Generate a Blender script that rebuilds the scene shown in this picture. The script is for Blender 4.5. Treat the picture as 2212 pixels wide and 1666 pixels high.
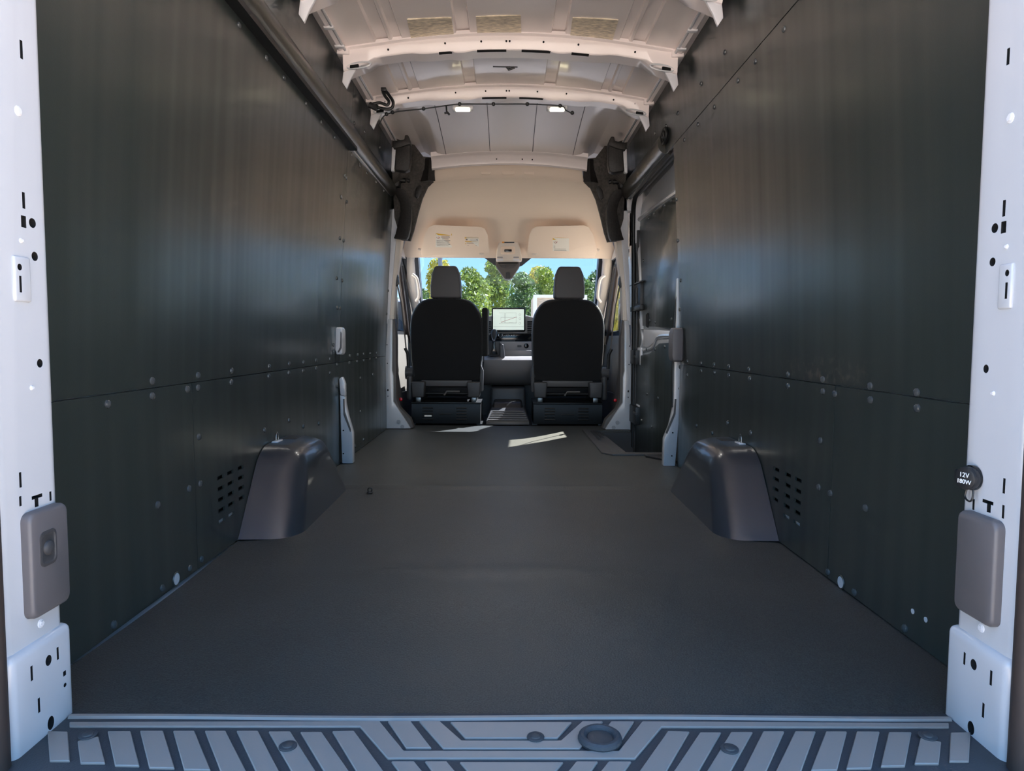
import bpy, bmesh, math, random
from mathutils import Vector, Matrix
random.seed(7)
sc = bpy.context.scene
for o in list(bpy.data.objects): bpy.data.objects.remove(o)
COL = sc.collection

# ------------------------------------------------------------------ camera
F = 1500.0; CAM = Vector((-.010, 0.0, .666))
yaw, pitch, roll = math.atan(11/F), math.atan(100/F), math.radians(.3)
fw = Vector((math.sin(yaw)*math.cos(pitch), math.cos(yaw)*math.cos(pitch), -math.sin(pitch)))
r0 = Vector((math.cos(yaw), -math.sin(yaw), 0)); u0 = r0.cross(fw)
rt = r0*math.cos(roll) + u0*math.sin(roll); up = -r0*math.sin(roll) + u0*math.cos(roll)
cd = bpy.data.cameras.new('camera'); cam = bpy.data.objects.new('camera', cd); COL.objects.link(cam)
cd.sensor_fit = 'HORIZONTAL'; cd.sensor_width = 36; cd.lens = F/2212*36; cd.clip_start = .02; cd.clip_end = 500
mw = Matrix((rt, up, -fw)).transposed().to_4x4(); mw.translation = CAM; cam.matrix_world = mw
sc.camera = cam

# ------------------------------------------------------------------ world, sun, exposure
SUN_EL, SUN_AZ = 42.0, 40.0          # azimuth measured from straight ahead towards the right of the van
w = bpy.data.worlds.new('sky'); sc.world = w; w.use_nodes = True
nt = w.node_tree; nt.nodes.clear()
tcw = nt.nodes.new('ShaderNodeTexCoord'); sep = nt.nodes.new('ShaderNodeSeparateXYZ'); nt.links.new(tcw.outputs['Generated'], sep.inputs[0])
sk = nt.nodes.new('ShaderNodeValToRGB'); nt.links.new(sep.outputs['Z'], sk.inputs[0])     # clear blue sky, paler at the horizon, the same all the way round
for k_, (pos, c_) in enumerate(((0.0, (.62, .80, .95)), (.10, (.40, .68, .95)), (.45, (.22, .46, .86)), (1.0, (.13, .32, .74)))):
    e_ = sk.color_ramp.elements[k_] if k_ < 2 else sk.color_ramp.elements.new(pos)
    e_.position = pos; e_.color = c_ + (1,)
bg = nt.nodes.new('ShaderNodeBackground'); bg.inputs['Strength'].default_value = .80
ow = nt.nodes.new('ShaderNodeOutputWorld')
nt.links.new(sk.outputs[0], bg.inputs[0]); nt.links.new(bg.outputs[0], ow.inputs[0])
sl = bpy.data.lights.new('sun', 'SUN'); sl.energy = 11.5; sl.angle = math.radians(.6); sl.color = (1, .93, .82)
so = bpy.data.objects.new('sun', sl); COL.objects.link(so)
a, e = math.radians(SUN_AZ), math.radians(SUN_EL)
to_sun = Vector((math.sin(a)*math.cos(e), math.cos(a)*math.cos(e), math.sin(e)))
so.rotation_euler = to_sun.to_track_quat('Z', 'Y').to_euler(); so.location = to_sun*30
vs = sc.view_settings
vs.view_transform = 'Standard'; vs.look = 'None'; vs.gamma = 1; vs.use_curve_mapping = False
vs.exposure = 2.1
cy = sc.cycles
cy.max_bounces = 9; cy.diffuse_bounces = 6; cy.glossy_bounces = 4; cy.transparent_max_bounces = 8
cy.use_adaptive_sampling = True; cy.adaptive_threshold = .05; cy.adaptive_min_samples = 16
cy.sample_clamp_indirect = 8; cy.use_denoising = True
cy.caustics_reflective = False; cy.caustics_refractive = False

# ------------------------------------------------------------------ measuring helpers (photo pixel -> point on a real plane)
def ray(px, py): return fw + rt*((px-1106)/F) - up*((py-833)/F)
def onx(px, py, X): d = ray(px, py); return CAM + d*((X-CAM.x)/d.x)
def ony(px, py, Y): d = ray(px, py); return CAM + d*(Y/d.y)
def onz(px, py, Z): d = ray(px, py); return CAM + d*((Z-CAM.z)/d.z)
PROF = [(-.5, .89), (0, .893), (.54, .897), (.98, .88), (1.46, .851), (1.63, .84), (1.93, .812), (2.3, .775)]
def WX(z):
    for (a0, b0), (a1, b1) in zip(PROF, PROF[1:]):
        if z <= a1: return b0 + (b1-b0)*(z-a0)/(a1-a0)
    return PROF[-1][1]
def onwall(px, py):
    s = -1 if px < 1096 else 1; X = s*.88
    for _ in range(6): p = onx(px, py, X); X = s*WX(p.z)
    return p
def xz(px, py, Y): p = ony(px, py, Y); return (p.x, p.z)

# ------------------------------------------------------------------ materials
def lin(c): return tuple(((v/255)/12.92 if v/255 <= .04045 else ((v/255+.055)/1.055)**2.4) for v in c) + (1,)
MATS = {}
def mat(name, rgb, rough=.5, metal=0, bump=0, bscale=200, var=0, vscale=5, stretch=(1, 1, 1), spec=.5, coat=0, rvar=0, emit=0, bdist=.002, sheen=0):
    m = bpy.data.materials.new(name); m.use_nodes = True; n = m.node_tree; b = n.nodes['Principled BSDF']
    c = lin(rgb); b.inputs['Base Color'].default_value = c; b.inputs['Roughness'].default_value = rough
    b.inputs['Metallic'].default_value = metal; b.inputs['Specular IOR Level'].default_value = spec
    b.inputs['Coat Weight'].default_value = coat; b.inputs['Coat Roughness'].default_value = .08
    if sheen: b.inputs['Sheen Weight'].default_value = sheen
    if emit: b.inputs['Emission Color'].default_value = c; b.inputs['Emission Strength'].default_value = emit
    tc = n.nodes.new('ShaderNodeTexCoord'); mp = n.nodes.new('ShaderNodeMapping'); n.links.new(tc.outputs['Object'], mp.inputs[0])
    mp.inputs['Scale'].default_value = stretch
    if var or rvar:
        t = n.nodes.new('ShaderNodeTexNoise'); t.inputs['Scale'].default_value = vscale; t.inputs['Detail'].default_value = 4
        n.links.new(mp.outputs[0], t.inputs['Vector'])
        if var:
            x = n.nodes.new('ShaderNodeMix'); x.data_type = 'RGBA'
            x.inputs[6].default_value = tuple(max(0, v*(1-var)) for v in c[:3]) + (1,)
            x.inputs[7].default_value = tuple(min(1, v*(1+var)) for v in c[:3]) + (1,)
            rmp = n.nodes.new('ShaderNodeMapRange'); rmp.inputs[1].default_value = .3; rmp.inputs[2].default_value = .7
            n.links.new(t.outputs['Fac'], rmp.inputs[0]); n.links.new(rmp.outputs[0], x.inputs[0]); n.links.new(x.outputs[2], b.inputs['Base Color'])
        if rvar:
            mr = n.nodes.new('ShaderNodeMapRange'); mr.inputs[1].default_value = .3; mr.inputs[2].default_value = .7
            mr.inputs[3].default_value = max(.02, rough-rvar); mr.inputs[4].default_value = rough+rvar
            n.links.new(t.outputs['Fac'], mr.inputs[0]); n.links.new(mr.outputs[0], b.inputs['Roughness'])
    if bump:
        t2 = n.nodes.new('ShaderNodeTexNoise'); t2.inputs['Scale'].default_value = bscale; t2.inputs['Detail'].default_value = 3
        n.links.new(mp.outputs[0], t2.inputs['Vector'])
        bp = n.nodes.new('ShaderNodeBump'); bp.inputs['Strength'].default_value = bump; bp.inputs['Distance'].default_value = bdist
        n.links.new(t2.outputs['Fac'], bp.inputs['Height']); n.links.new(bp.outputs[0], b.inputs['Normal'])
    MATS[name] = m; return m
def glass(name, tint, gloss=.08):
    m = bpy.data.materials.new(name); m.use_nodes = True; n = m.node_tree; n.nodes.clear()
    o = n.nodes.new('ShaderNodeOutputMaterial'); tr = n.nodes.new('ShaderNodeBsdfTransparent'); tr.inputs[0].default_value = tint + (1,)
    gl = n.nodes.new('ShaderNodeBsdfGlossy'); gl.inputs['Roughness'].default_value = .02
    lw = n.nodes.new('ShaderNodeLayerWeight'); pw = n.nodes.new('ShaderNodeMath'); pw.operation = 'POWER'; pw.inputs[1].default_value = 5
    fr = n.nodes.new('ShaderNodeMapRange'); fr.inputs[3].default_value = .03; fr.inputs[4].default_value = .6; mx = n.nodes.new('ShaderNodeMixShader')
    n.links.new(lw.outputs['Facing'], pw.inputs[0]); n.links.new(pw.outputs[0], fr.inputs[0])
    n.links.new(fr.outputs[0], mx.inputs[0]); n.links.new(tr.outputs[0], mx.inputs[1]); n.links.new(gl.outputs[0], mx.inputs[2]); n.links.new(mx.outputs[0], o.inputs[0])
    MATS[name] = m; return m

def panel_mat():
    # dark hardboard wall liner: faint vertical waviness in the sheet, fine grain, scuffed gloss
    m = mat('panel', (45, 51, 48), .34, spec=.6, coat=.45)
    n = m.node_tree; b = n.nodes['Principled BSDF']; b.inputs['Coat Roughness'].default_value = .2
    tc = n.nodes.new('ShaderNodeTexCoord'); mp = n.nodes.new('ShaderNodeMapping'); mp.inputs['Scale'].default_value = (1, 3.4, .16)
    n.links.new(tc.outputs['Object'], mp.inputs[0])
    t = n.nodes.new('ShaderNodeTexNoise'); t.inputs['Scale'].default_value = 1.7; t.inputs['Detail'].default_value = 1.6; n.links.new(mp.outputs[0], t.inputs['Vector'])
    bp = n.nodes.new('ShaderNodeBump'); bp.inputs['Strength'].default_value = .8; bp.inputs['Distance'].default_value = .016; n.links.new(t.outputs['Fac'], bp.inputs['Height'])
    t2 = n.nodes.new('ShaderNodeTexNoise'); t2.inputs['Scale'].default_value = 420; n.links.new(tc.outputs['Object'], t2.inputs['Vector'])
    b2 = n.nodes.new('ShaderNodeBump'); b2.inputs['Strength'].default_value = .12; b2.inputs['Distance'].default_value = .001
    n.links.new(t2.outputs['Fac'], b2.inputs['Height']); n.links.new(bp.outputs[0], b2.inputs['Normal']); n.links.new(b2.outputs[0], b.inputs['Normal'])
    t3 = n.nodes.new('ShaderNodeTexNoise'); t3.inputs['Scale'].default_value = 3; t3.inputs['Detail'].default_value = 6; n.links.new(tc.outputs['Object'], t3.inputs['Vector'])
    # brown scuffs where cargo has rubbed along the right-hand seam
    sp = n.nodes.new('ShaderNodeSeparateXYZ'); n.links.new(tc.outputs['Object'], sp.inputs[0])
    def mth(op, a_, b_=None):
        q = n.nodes.new('ShaderNodeMath'); q.operation = op; q.use_clamp = True
        for k_, v_ in enumerate((a_, b_)):
            if v_ is None: continue
            if isinstance(v_, (int, float)): q.inputs[k_].default_value = v_
            else: n.links.new(v_, q.inputs[k_])
        return q.outputs[0]
    def bump_(sock, c_, w_):
        q = n.nodes.new('ShaderNodeMapRange'); q.interpolation_type = 'SMOOTHSTEP'; d_ = n.nodes.new('ShaderNodeMath'); d_.operation = 'SUBTRACT'; n.links.new(sock, d_.inputs[0]); d_.inputs[1].default_value = c_
        ab = n.nodes.new('ShaderNodeMath'); ab.operation = 'ABSOLUTE'; n.links.new(d_.outputs[0], ab.inputs[0]); n.links.new(ab.outputs[0], q.inputs[0])
        q.inputs[1].default_value = 0; q.inputs[2].default_value = w_; q.inputs[3].default_value = 1; q.inputs[4].default_value = 0; return q.outputs[0]
    ts = n.nodes.new('ShaderNodeTexNoise'); ts.inputs['Scale'].default_value = 38; ts.inputs['Detail'].default_value = 8; n.links.new(tc.outputs['Object'], ts.inputs['Vector'])
    nz = n.nodes.new('ShaderNodeMapRange'); nz.inputs[1].default_value = .5; nz.inputs[2].default_value = .72; n.links.new(ts.outputs['Fac'], nz.inputs[0])
    sc_ = mth('MULTIPLY', mth('MULTIPLY', mth('MULTIPLY', bump_(sp.outputs['Z'], .575, .07), bump_(sp.outputs['Y'], 1.98, .42)), nz.outputs[0]), mth('GREATER_THAN', sp.outputs['X'], 0.0))
    cm = n.nodes.new('ShaderNodeMix'); cm.data_type = 'RGBA'; cm.inputs[6].default_value = b.inputs['Base Color'].default_value; cm.inputs[7].default_value = lin((104, 92, 82))
    n.links.new(sc_, cm.inputs[0]); n.links.new(cm.outputs[2], b.inputs['Base Color'])
    mr = n.nodes.new('ShaderNodeMapRange'); mr.inputs[3].default_value = .27; mr.inputs[4].default_value = .42
    n.links.new(t3.outputs['Fac'], mr.inputs[0]); n.links.new(mr.outputs[0], b.inputs['Roughness'])
    return m
panel_mat()
def floor_mat():
    m = mat('vinyl', (76, 80, 83), .48, spec=.5)
    n = m.node_tree; b = n.nodes['Principled BSDF']; tc = n.nodes.new('ShaderNodeTexCoord')
    v = n.nodes.new('ShaderNodeTexNoise'); v.inputs['Scale'].default_value = 260; v.inputs['Detail'].default_value = 2; n.links.new(tc.outputs['Object'], v.inputs['Vector'])
    bp = n.nodes.new('ShaderNodeBump'); bp.inputs['Strength'].default_value = .5; bp.inputs['Distance'].default_value = .0015; n.links.new(v.outputs['Fac'], bp.inputs['Height']); n.links.new(bp.outputs[0], b.inputs['Normal'])
    t = n.nodes.new('ShaderNodeTexNoise'); t.inputs['Scale'].default_value = 2.2; t.inputs['Detail'].default_value = 7; n.links.new(tc.outputs['Object'], t.inputs['Vector'])
    cr = n.nodes.new('ShaderNodeValToRGB'); cr.color_ramp.elements[0].position = .35; cr.color_ramp.elements[1].position = .75
    cr.color_ramp.elements[0].color = lin((52, 54, 52)); cr.color_ramp.elements[1].color = lin((64, 64, 61))
    n.links.new(t.outputs['Fac'], cr.inputs[0])
    gr = n.nodes.new('ShaderNodeTexNoise'); gr.inputs['Scale'].default_value = 330; gr.inputs['Detail'].default_value = 1; n.links.new(tc.outputs['Object'], gr.inputs['Vector'])
    gm = n.nodes.new('ShaderNodeMapRange'); gm.inputs[1].default_value = .35; gm.inputs[2].default_value = .65; gm.inputs[3].default_value = .62; gm.inputs[4].default_value = 1.35; n.links.new(gr.outputs['Fac'], gm.inputs[0])
    gx = n.nodes.new('ShaderNodeMix'); gx.data_type = 'RGBA'; gx.blend_type = 'MULTIPLY'; gx.inputs[0].default_value = 1; n.links.new(cr.outputs[0], gx.inputs[6]); n.links.new(gm.outputs[0], gx.inputs[7])
    n.links.new(gx.outputs[2], b.inputs['Base Color'])      # granular speckle of the vinyl
floor_mat()
mat('white_paint', (195, 197, 201), .22, coat=.4)
mat('white_satin', (222, 222, 226), .35)
mat('roof_paint', (242, 232, 228), .26, metal=.05, coat=.4)
mat('beam_paint', (244, 234, 232), .3, coat=.3)
mat('black_plastic', (30, 30, 31), .45, bump=.2, bscale=300)
mat('arch_plastic', (52, 53, 56), .3, coat=.35, bump=.1, bscale=500, bdist=.0006)
mat('felt', (74, 70, 66), .8, bump=.5, bscale=120, var=.4, vscale=60)
mat('felt_dark', (40, 37, 35), .55, bump=.4, bscale=150, var=.4, vscale=80)
mat('rail', (70, 68, 62), .3, metal=.35)
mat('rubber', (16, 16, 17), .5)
mat('rubber_brown', (60, 50, 46), .6)
mat('hollow_shade', (6, 6, 7), .9)  # near-black colour that paints the shade inside holes and slots
mat('grey_plastic', (98, 94, 95), .45, bump=.1, bscale=400, bdist=.0005)
mat('dark_grey_plastic', (62, 61, 62), .5, bump=.15, bscale=400, bdist=.0006)
mat('trim_grey', (92, 88, 86), .6)
mat('beige', (244, 226, 208), .85, bump=.15, bscale=500, bdist=.0006)
mat('beige_trim', (232, 222, 210), .6)
mat('beige_door', (122, 114, 102), .6)
mat('seat_fabric', (17, 18, 20), .95, bump=.4, bscale=600, sheen=.15)
mat('seat_vinyl', (84, 81, 81), .55, bump=.2, bscale=500, bdist=.0006)
mat('seat_side', (66, 66, 68), .55)
mat('black_metal', (14, 14, 15), .42, spec=.3)
mat('dash', (150, 143, 140), .55, bump=.15, bscale=500, bdist=.0006)
mat('dash_dark', (46, 46, 48), .45)
mat('gloss_black', (10, 10, 11), .12)
mat('chrome', (205, 205, 208), .15, metal=1)
mat('steel', (120, 120, 118), .35, metal=1)
mat('sill', (60, 61, 64), .55, bump=.3, bscale=350)
mat('sill_pad', (140, 131, 124), .36, bump=.05, bscale=300)  # same plastic as the plate, its glossy reflection lightened into the colour
mat('rivet', (70, 72, 72), .22, spec=.7)
mat('foil', (226, 212, 188), .4, metal=.3, bump=.9, bscale=70, bdist=.004, var=.35, vscale=55, stretch=(.6, 1.6, 1))
mat('sticker', (240, 236, 226), .5); mat('yellow', (226, 178, 40), .5); mat('red', (170, 44, 40), .5); mat('print', (120, 116, 112), .6); mat('white_print', (230, 232, 236), .5)
mat('amber', (230, 150, 30), .4)
mat('red_lens', (190, 20, 28), .2, coat=.5)
mat('screen_on', (205, 214, 200), .15, emit=.17)
mat('lamp_lens', (255, 244, 205), .3, emit=1.6)
mat('plug', (150, 152, 156), .5)
mat('asphalt', (194, 180, 168), .9, var=.25, vscale=3, bump=.3, bscale=40)
def leaf(name, rgb):
    m = mat(name, rgb, .6, var=.45, vscale=1.1); n = m.node_tree; b = n.nodes['Principled BSDF']; o = n.nodes['Material Output']
    src = b.inputs['Base Color'].links[0].from_socket
    tr = n.nodes.new('ShaderNodeBsdfTranslucent'); mx = n.nodes.new('ShaderNodeMixShader'); mx.inputs[0].default_value = .5
    n.links.new(src, tr.inputs[0]); n.links.new(b.outputs[0], mx.inputs[1]); n.links.new(tr.outputs[0], mx.inputs[2]); n.links.new(mx.outputs[0], o.inputs[0])
leaf('leaf_a', (142, 158, 66)); leaf('leaf_b', (190, 180, 76)); leaf('leaf_c', (104, 130, 66))
mat('bark', (74, 62, 50), .9)
mat('pole', (120, 122, 124), .5, metal=.4)
mat('plank', (206, 184, 150), .7, var=.3, vscale=8, stretch=(1, 1, 9)); mat('car_glass', (24, 28, 32), .08); mat('tyre', (22, 22, 22), .8)
glass('windscreen', (.58, .625, .70)); glass('side_glass', (.78, .80, .80))

# ------------------------------------------------------------------ mesh helpers
def wl(o):
    v = Vector((0, 0, 0))
    while o: v += o.location; o = o.parent
    return v
def link(o, parent, at=Vector((0, 0, 0))):
    COL.objects.link(o)
    if parent: o.parent = parent; o.location = at - wl(parent)
    else: o.location = at
    return o
def tag(o, label=None, cat=None, group=None, kind=None):
    for k, v in (('label', label), ('category', cat), ('group', group), ('kind', kind)):
        if v: o[k] = v
    return o
def thing(name, at, label, cat, group=None, kind=None):
    o = bpy.data.objects.new(name, None); o.empty_display_size = .05
    link(o, None, Vector(at)); return tag(o, label, cat, group, kind)
def mesh(name, geo, m, bevel=0, seg=2, smooth=True, ang=32, wn=True):
    V, Fc = geo; me = bpy.data.meshes.new(name); me.from_pydata([tuple(v) for v in V], [], Fc)
    bm = bmesh.new(); bm.from_mesh(me); bmesh.ops.remove_doubles(bm, verts=bm.verts, dist=1e-6)
    bmesh.ops.recalc_face_normals(bm, faces=bm.faces)
    if bevel:
        ed = [e for e in bm.edges if len(e.link_faces) == 2 and e.calc_face_angle(0) > math.radians(28)]
        bmesh.ops.bevel(bm, geom=ed, offset=bevel, segments=seg, profile=.5, affect='EDGES', clamp_overlap=True)
    bm.to_mesh(me); bm.free()
    for mm in (m if isinstance(m, (list, tuple)) else [m]): me.materials.append(MATS[mm])
    if smooth:
        for p in me.polygons: p.use_smooth = True
        me.set_sharp_from_angle(angle=math.radians(ang))
    return me
def part(name, geo, m, parent, bevel=0, seg=2, smooth=True, label=None, ang=32):
    o = bpy.data.objects.new(name, mesh(name, geo, m, bevel, seg, smooth, ang)); link(o, parent)
    if label: o['label'] = label
    return o
def single(name, geo, m, label, cat, group=None, kind=None, bevel=0, seg=2, smooth=True, ang=32):
    V, Fc = geo; V = [Vector(v) for v in V]
    at = Vector(((min(v.x for v in V)+max(v.x for v in V))/2, (min(v.y for v in V)+max(v.y for v in V))/2, min(v.z for v in V)))
    o = bpy.data.objects.new(name, mesh(name, ([v-at for v in V], Fc), m, bevel, seg, smooth, ang)); link(o, None, at)
    return tag(o, label, cat, group, kind)
def box(x0, x1, y0, y1, z0, z1):
    V = [(x, y, z) for z in (z0, z1) for y in (y0, y1) for x in (x0, x1)]
    return V, [(0, 2, 3, 1), (4, 5, 7, 6), (0, 1, 5, 4), (2, 6, 7, 3), (0, 4, 6, 2), (1, 3, 7, 5)]
def J(*gs):
    V, Fc = [], []
    for g in gs:
        k = len(V); V += list(g[0]); Fc += [tuple(i+k for i in f) for f in g[1]]
    return V, Fc
def prism(A, B):
    n = len(A); return list(A)+list(B), [tuple(range(n))[::-1], tuple(range(n, 2*n))] + [(i, (i+1) % n, n+(i+1) % n, n+i) for i in range(n)]
def pry(poly, y0, y1): return prism([(x, y0, z) for x, z in poly], [(x, y1, z) for x, z in poly])
def prx(poly, x0, x1): return prism([(x0, y, z) for y, z in poly], [(x1, y, z) for y, z in poly])
def prz(poly, z0, z1): return prism([(x, y, z0) for x, y in poly], [(x, y, z1) for x, y in poly])
def loft(rings, caps=True, closed=True):
    n = len(rings[0]); V = [v for r in rings for v in r]; Fc = []
    for i in range(len(rings)-1):
        for j in range(n if closed else n-1): Fc.append((i*n+j, i*n+(j+1) % n, (i+1)*n+(j+1) % n, (i+1)*n+j))
    if caps and closed: Fc += [tuple(range(n))[::-1], tuple(range((len(rings)-1)*n, len(rings)*n))]
    return V, Fc
def tube(pts, r, n=10, r2=None, caps=True):
    pts = [Vector(p) for p in pts]; R = []; ref = None
    for i, p in enumerate(pts):
        t = (pts[min(i+1, len(pts)-1)] - pts[max(i-1, 0)]).normalized()
        if ref is None: ref = Vector((0, 0, 1)) if abs(t.z) < .8 else Vector((1, 0, 0))
        a = t.cross(ref).normalized(); b = a.cross(t).normalized(); ref = b
        rr = r if r2 is None else r+(r2-r)*i/(len(pts)-1)
        R.append([p + a*math.cos(2*math.pi*k/n)*rr + b*math.sin(2*math.pi*k/n)*rr for k in range(n)])
    return loft(R, caps)
def disc(c, nrm, r, h, n=16, rz=1.0, dome=False):
    nrm = Vector(nrm).normalized(); c = Vector(c)
    a = Vector((0, 0, 1)).cross(nrm); a = a.normalized() if a.length > 1e-4 else Vector((1, 0, 0)); b = nrm.cross(a)
    rg = lambda s, hh: [c + nrm*hh + a*math.cos(2*math.pi*k/n)*r*s + b*math.sin(2*math.pi*k/n)*r*s*rz for k in range(n)]
    return loft([rg(1, 0), rg(.92, h*.5), rg(.65, h*.85), rg(.2, h)] if dome else [rg(1, 0), rg(1, h)])
def smoothpath(pts, k=6):
    pts = [Vector(p) for p in pts]; out = []
    for i in range(len(pts)-1):
        p0, p1, p2, p3 = pts[max(i-1, 0)], pts[i], pts[i+1], pts[min(i+2, len(pts)-1)]
        for j in range(k):
            t = j/k; out.append(.5*((2*p1)+(p2-p0)*t+(2*p0-5*p1+4*p2-p3)*t*t+(3*p1-p0-3*p2+p3)*t**3))
    return out + [pts[-1]]
def rrect(w_, h_, r, n=5):
    P = []
    for cx, cz, a0 in ((w_/2-r, h_/2-r, 0), (-w_/2+r, h_/2-r, 90), (-w_/2+r, -h_/2+r, 180), (w_/2-r, -h_/2+r, 270)):
        for k in range(n+1):
            a = math.radians(a0+90*k/n); P.append((cx+r*math.cos(a), cz+r*math.sin(a)))
    return P
def mir(geo, s):   # mirror across the van's centre line when s is +1
    return ([(-v[0], v[1], v[2]) for v in geo[0]], [f[::-1] for f in geo[1]]) if s > 0 else geo
def gridpanel(side, yb, zb, holes=(), th=.006, off=0, yedge=None):
    keep = {}
    for i in range(len(yb)-1):
        for j in range(len(zb)-1):
            yc, zc = (yb[i]+yb[i+1])/2, (zb[j]+zb[j+1])/2
            keep[i, j] = not any(h[0] < yc < h[1] and h[2] < zc < h[3] for h in holes)
    V, Fc, idx = [], [], {}
    def vid(i, j, k):
        if (i, j, k) not in idx:
            idx[i, j, k] = len(V); y = yb[i]
            if yedge and i == len(yb)-1: y = yedge(zb[j])
            V.append((side*(WX(zb[j])+off+th*k), y, zb[j]))
        return idx[i, j, k]
    for (i, j), kp in keep.items():
        if not kp: continue
        q = [(i, j), (i+1, j), (i+1, j+1), (i, j+1)]
        Fc.append(tuple(vid(*c, 0) for c in q)); Fc.append(tuple(vid(*c, 1) for c in q[::-1]))
        for (di, dj), (c0, c1) in {(0, -1): (q[0], q[1]), (1, 0): (q[1], q[2]), (0, 1): (q[2], q[3]), (-1, 0): (q[3], q[0])}.items():
            if not keep.get((i+di, j+dj), False): Fc.append((vid(*c0, 0), vid(*c1, 0), vid(*c1, 1), vid(*c0, 1)))
    return V, Fc
def frange(a, b, n): return [a+(b-a)*i/n for i in range(n+1)]
def cuts(a, b, n, extra): return sorted(set([round(v, 4) for v in frange(a, b, n)] + [round(v, 4) for v in extra if a < v < b]))
RIV = mesh('rivet', disc((0, 0, 0), (1, 0, 0), .0102, .0068, 14, dome=True), 'rivet')
def rivets(parent, pts, name='rivet', off=0.0):
    for px, py in pts:
        p = onwall(px, py); o = bpy.data.objects.new(name, RIV); s = -1 if p.x < 0 else 1
        o.rotation_euler = (0, 0, 0 if s < 0 else math.pi); link(o, parent, Vector((p.x-s*(off), p.y, p.z)))
def boolcut(o, cutters):
    V, Fc = J(*cutters); me = bpy.data.meshes.new('cut'); me.from_pydata([tuple(v) for v in V], [], Fc)
    bm = bmesh.new(); bm.from_mesh(me); bmesh.ops.recalc_face_normals(bm, faces=bm.faces); bm.to_mesh(me); bm.free()
    for i in range(len(o.data.materials)): me.materials.append(o.data.materials[i])
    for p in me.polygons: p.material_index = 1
    c = bpy.data.objects.new('cut', me); COL.objects.link(c)
    c.location = (0, 0, 0)
    md = o.modifiers.new('b', 'BOOLEAN'); md.object = c; md.operation = 'DIFFERENCE'; md.solver = 'EXACT'; md.use_self = True
    bpy.context.view_layer.update()
    ev = o.evaluated_get(bpy.context.evaluated_depsgraph_get()); nm = bpy.data.meshes.new_from_object(ev)
    o.modifiers.clear(); o.data = nm; bpy.data.objects.remove(c)
    nm.set_sharp_from_angle(angle=math.radians(32))

# ================================================================== OUTSIDE GROUND
single('ground', box(-90, 90, -70, 120, -.95, -.72), 'asphalt', 'sunlit asphalt lot around the van', 'ground', kind='structure')

# ================================================================== FLOOR
def fz(x, y):
    z = .008*math.exp(-((y-3.1)/.022)**2) + .004*math.exp(-((y-1.95)/.035)**2)*math.exp(-(x/.45)**2)
    z += .0025*math.sin(y*3.1+1)*math.cos(x*2.3) + .003*math.exp(-(((y-2.3)/.12)**2+((x-.05)/.1)**2))
    return z
def floor_geo():
    yb = cuts(1.19, 5.34, 120, [3.98, 5.06]); xb = cuts(-.893, .905, 44, [.565])
    V, Fc, idx = [], [], {}
    def vid(i, j, k):
        if (i, j, k) not in idx:
            x, y = xb[i], yb[j]
            if i == 0: x += .011*max(0, 1-abs((y-1.75)/.40)**2)
            idx[i, j, k] = len(V); V.append((x, y, fz(x, y) if k == 0 else -.014))
        return idx[i, j, k]
    def kp(i, j):
        if not (0 <= i < len(xb)-1 and 0 <= j < len(yb)-1): return False
        return not (xb[i] >= .564 and yb[j] >= 3.979 and yb[j] < 5.055)
    for i in range(len(xb)-1):
        for j in range(len(yb)-1):
            if not kp(i, j): continue
            q = [(i, j), (i+1, j), (i+1, j+1), (i, j+1)]
            Fc.append(tuple(vid(*c, 0) for c in q))
            for (di, dj), (c0, c1) in {(0, -1): (q[0], q[1]), (1, 0): (q[1], q[2]), (0, 1): (q[2], q[3]), (-1, 0): (q[3], q[0])}.items():
                if not kp(i+di, j+dj): Fc.append((vid(*c0, 0), vid(*c1, 0), vid(*c1, 1), vid(*c0, 1)))
    return V, Fc
fl = single('floor', floor_geo(), 'vinyl', 'dark grey vinyl cargo floor covering', 'floor', kind='structure')
part('floor_pan', J(box(-.95, .565, 1.0, 5.4, -.06, -.015), box(.565, .95, 1.0, 3.975, -.06, -.015), box(.565, .95, 5.06, 5.4, -.06, -.015)), 'white_satin', fl)
part('tunnel_pan', box(-.95, .95, 5.3, 7.0, -.10, -.03), 'dash_dark', fl)

# ================================================================== WALLS
def wall_skin(side, y1):
    zb = [-.3, 0, .5, 1, 1.4, 1.7, 2.0, 2.12]
    A = [(side*(WX(z)+.035), z) for z in zb]; B = [(side*(WX(z)+.075), z) for z in zb][::-1]
    return pry(A+B, 1.02, y1)
wl_ = single('wall_left', wall_skin(-1, 5.12), 'white_satin', 'left cargo wall lined with dark riveted panels', 'wall', kind='structure')
wr_ = single('wall_right', wall_skin(1, 3.72), 'white_satin', 'right cargo wall lined with dark riveted panels', 'wall', kind='structure')
part('skin_above_door', J(prx([(3.72, 1.74), (5.12, 1.74), (5.12, 2.1), (3.72, 2.1)], WX(1.9)+.03, .995), prx([(3.70, 2.02), (5.12, 2.02), (5.12, 2.12), (3.70, 2.12)], .80, .9)), 'white_satin', wr_)
ZL = frange(.012, .537, 6); G = .0018
def vent_holes(cols, rows):
    return [(y-.026, y+.026, z-.007, z+.007) for (y, zs) in cols for z in zs]
def vents_from(pxs):
    H_ = []
    for px, py in pxs:
        p = onwall(px, py); H_.append((round(p.y-.022, 4), round(p.y+.022, 4), round(p.z-.0065, 4), round(p.z+.0065, 4)))
    return H_
def panel(side, wall, y0, y1, z0, z1, pts, holes=(), ny=4, nz=8, yedge=None):
    ex_y = [v for h in holes for v in h[:2]]; ex_z = [v for h in holes for v in h[2:]] + [v for v, _ in PROF]
    o = part('wall_panel', gridpanel(side, cuts(y0, y1, ny, ex_y), cuts(z0, z1, nz, ex_z), holes, yedge=yedge), 'panel', wall)
    rivets(o, pts); return o
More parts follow.
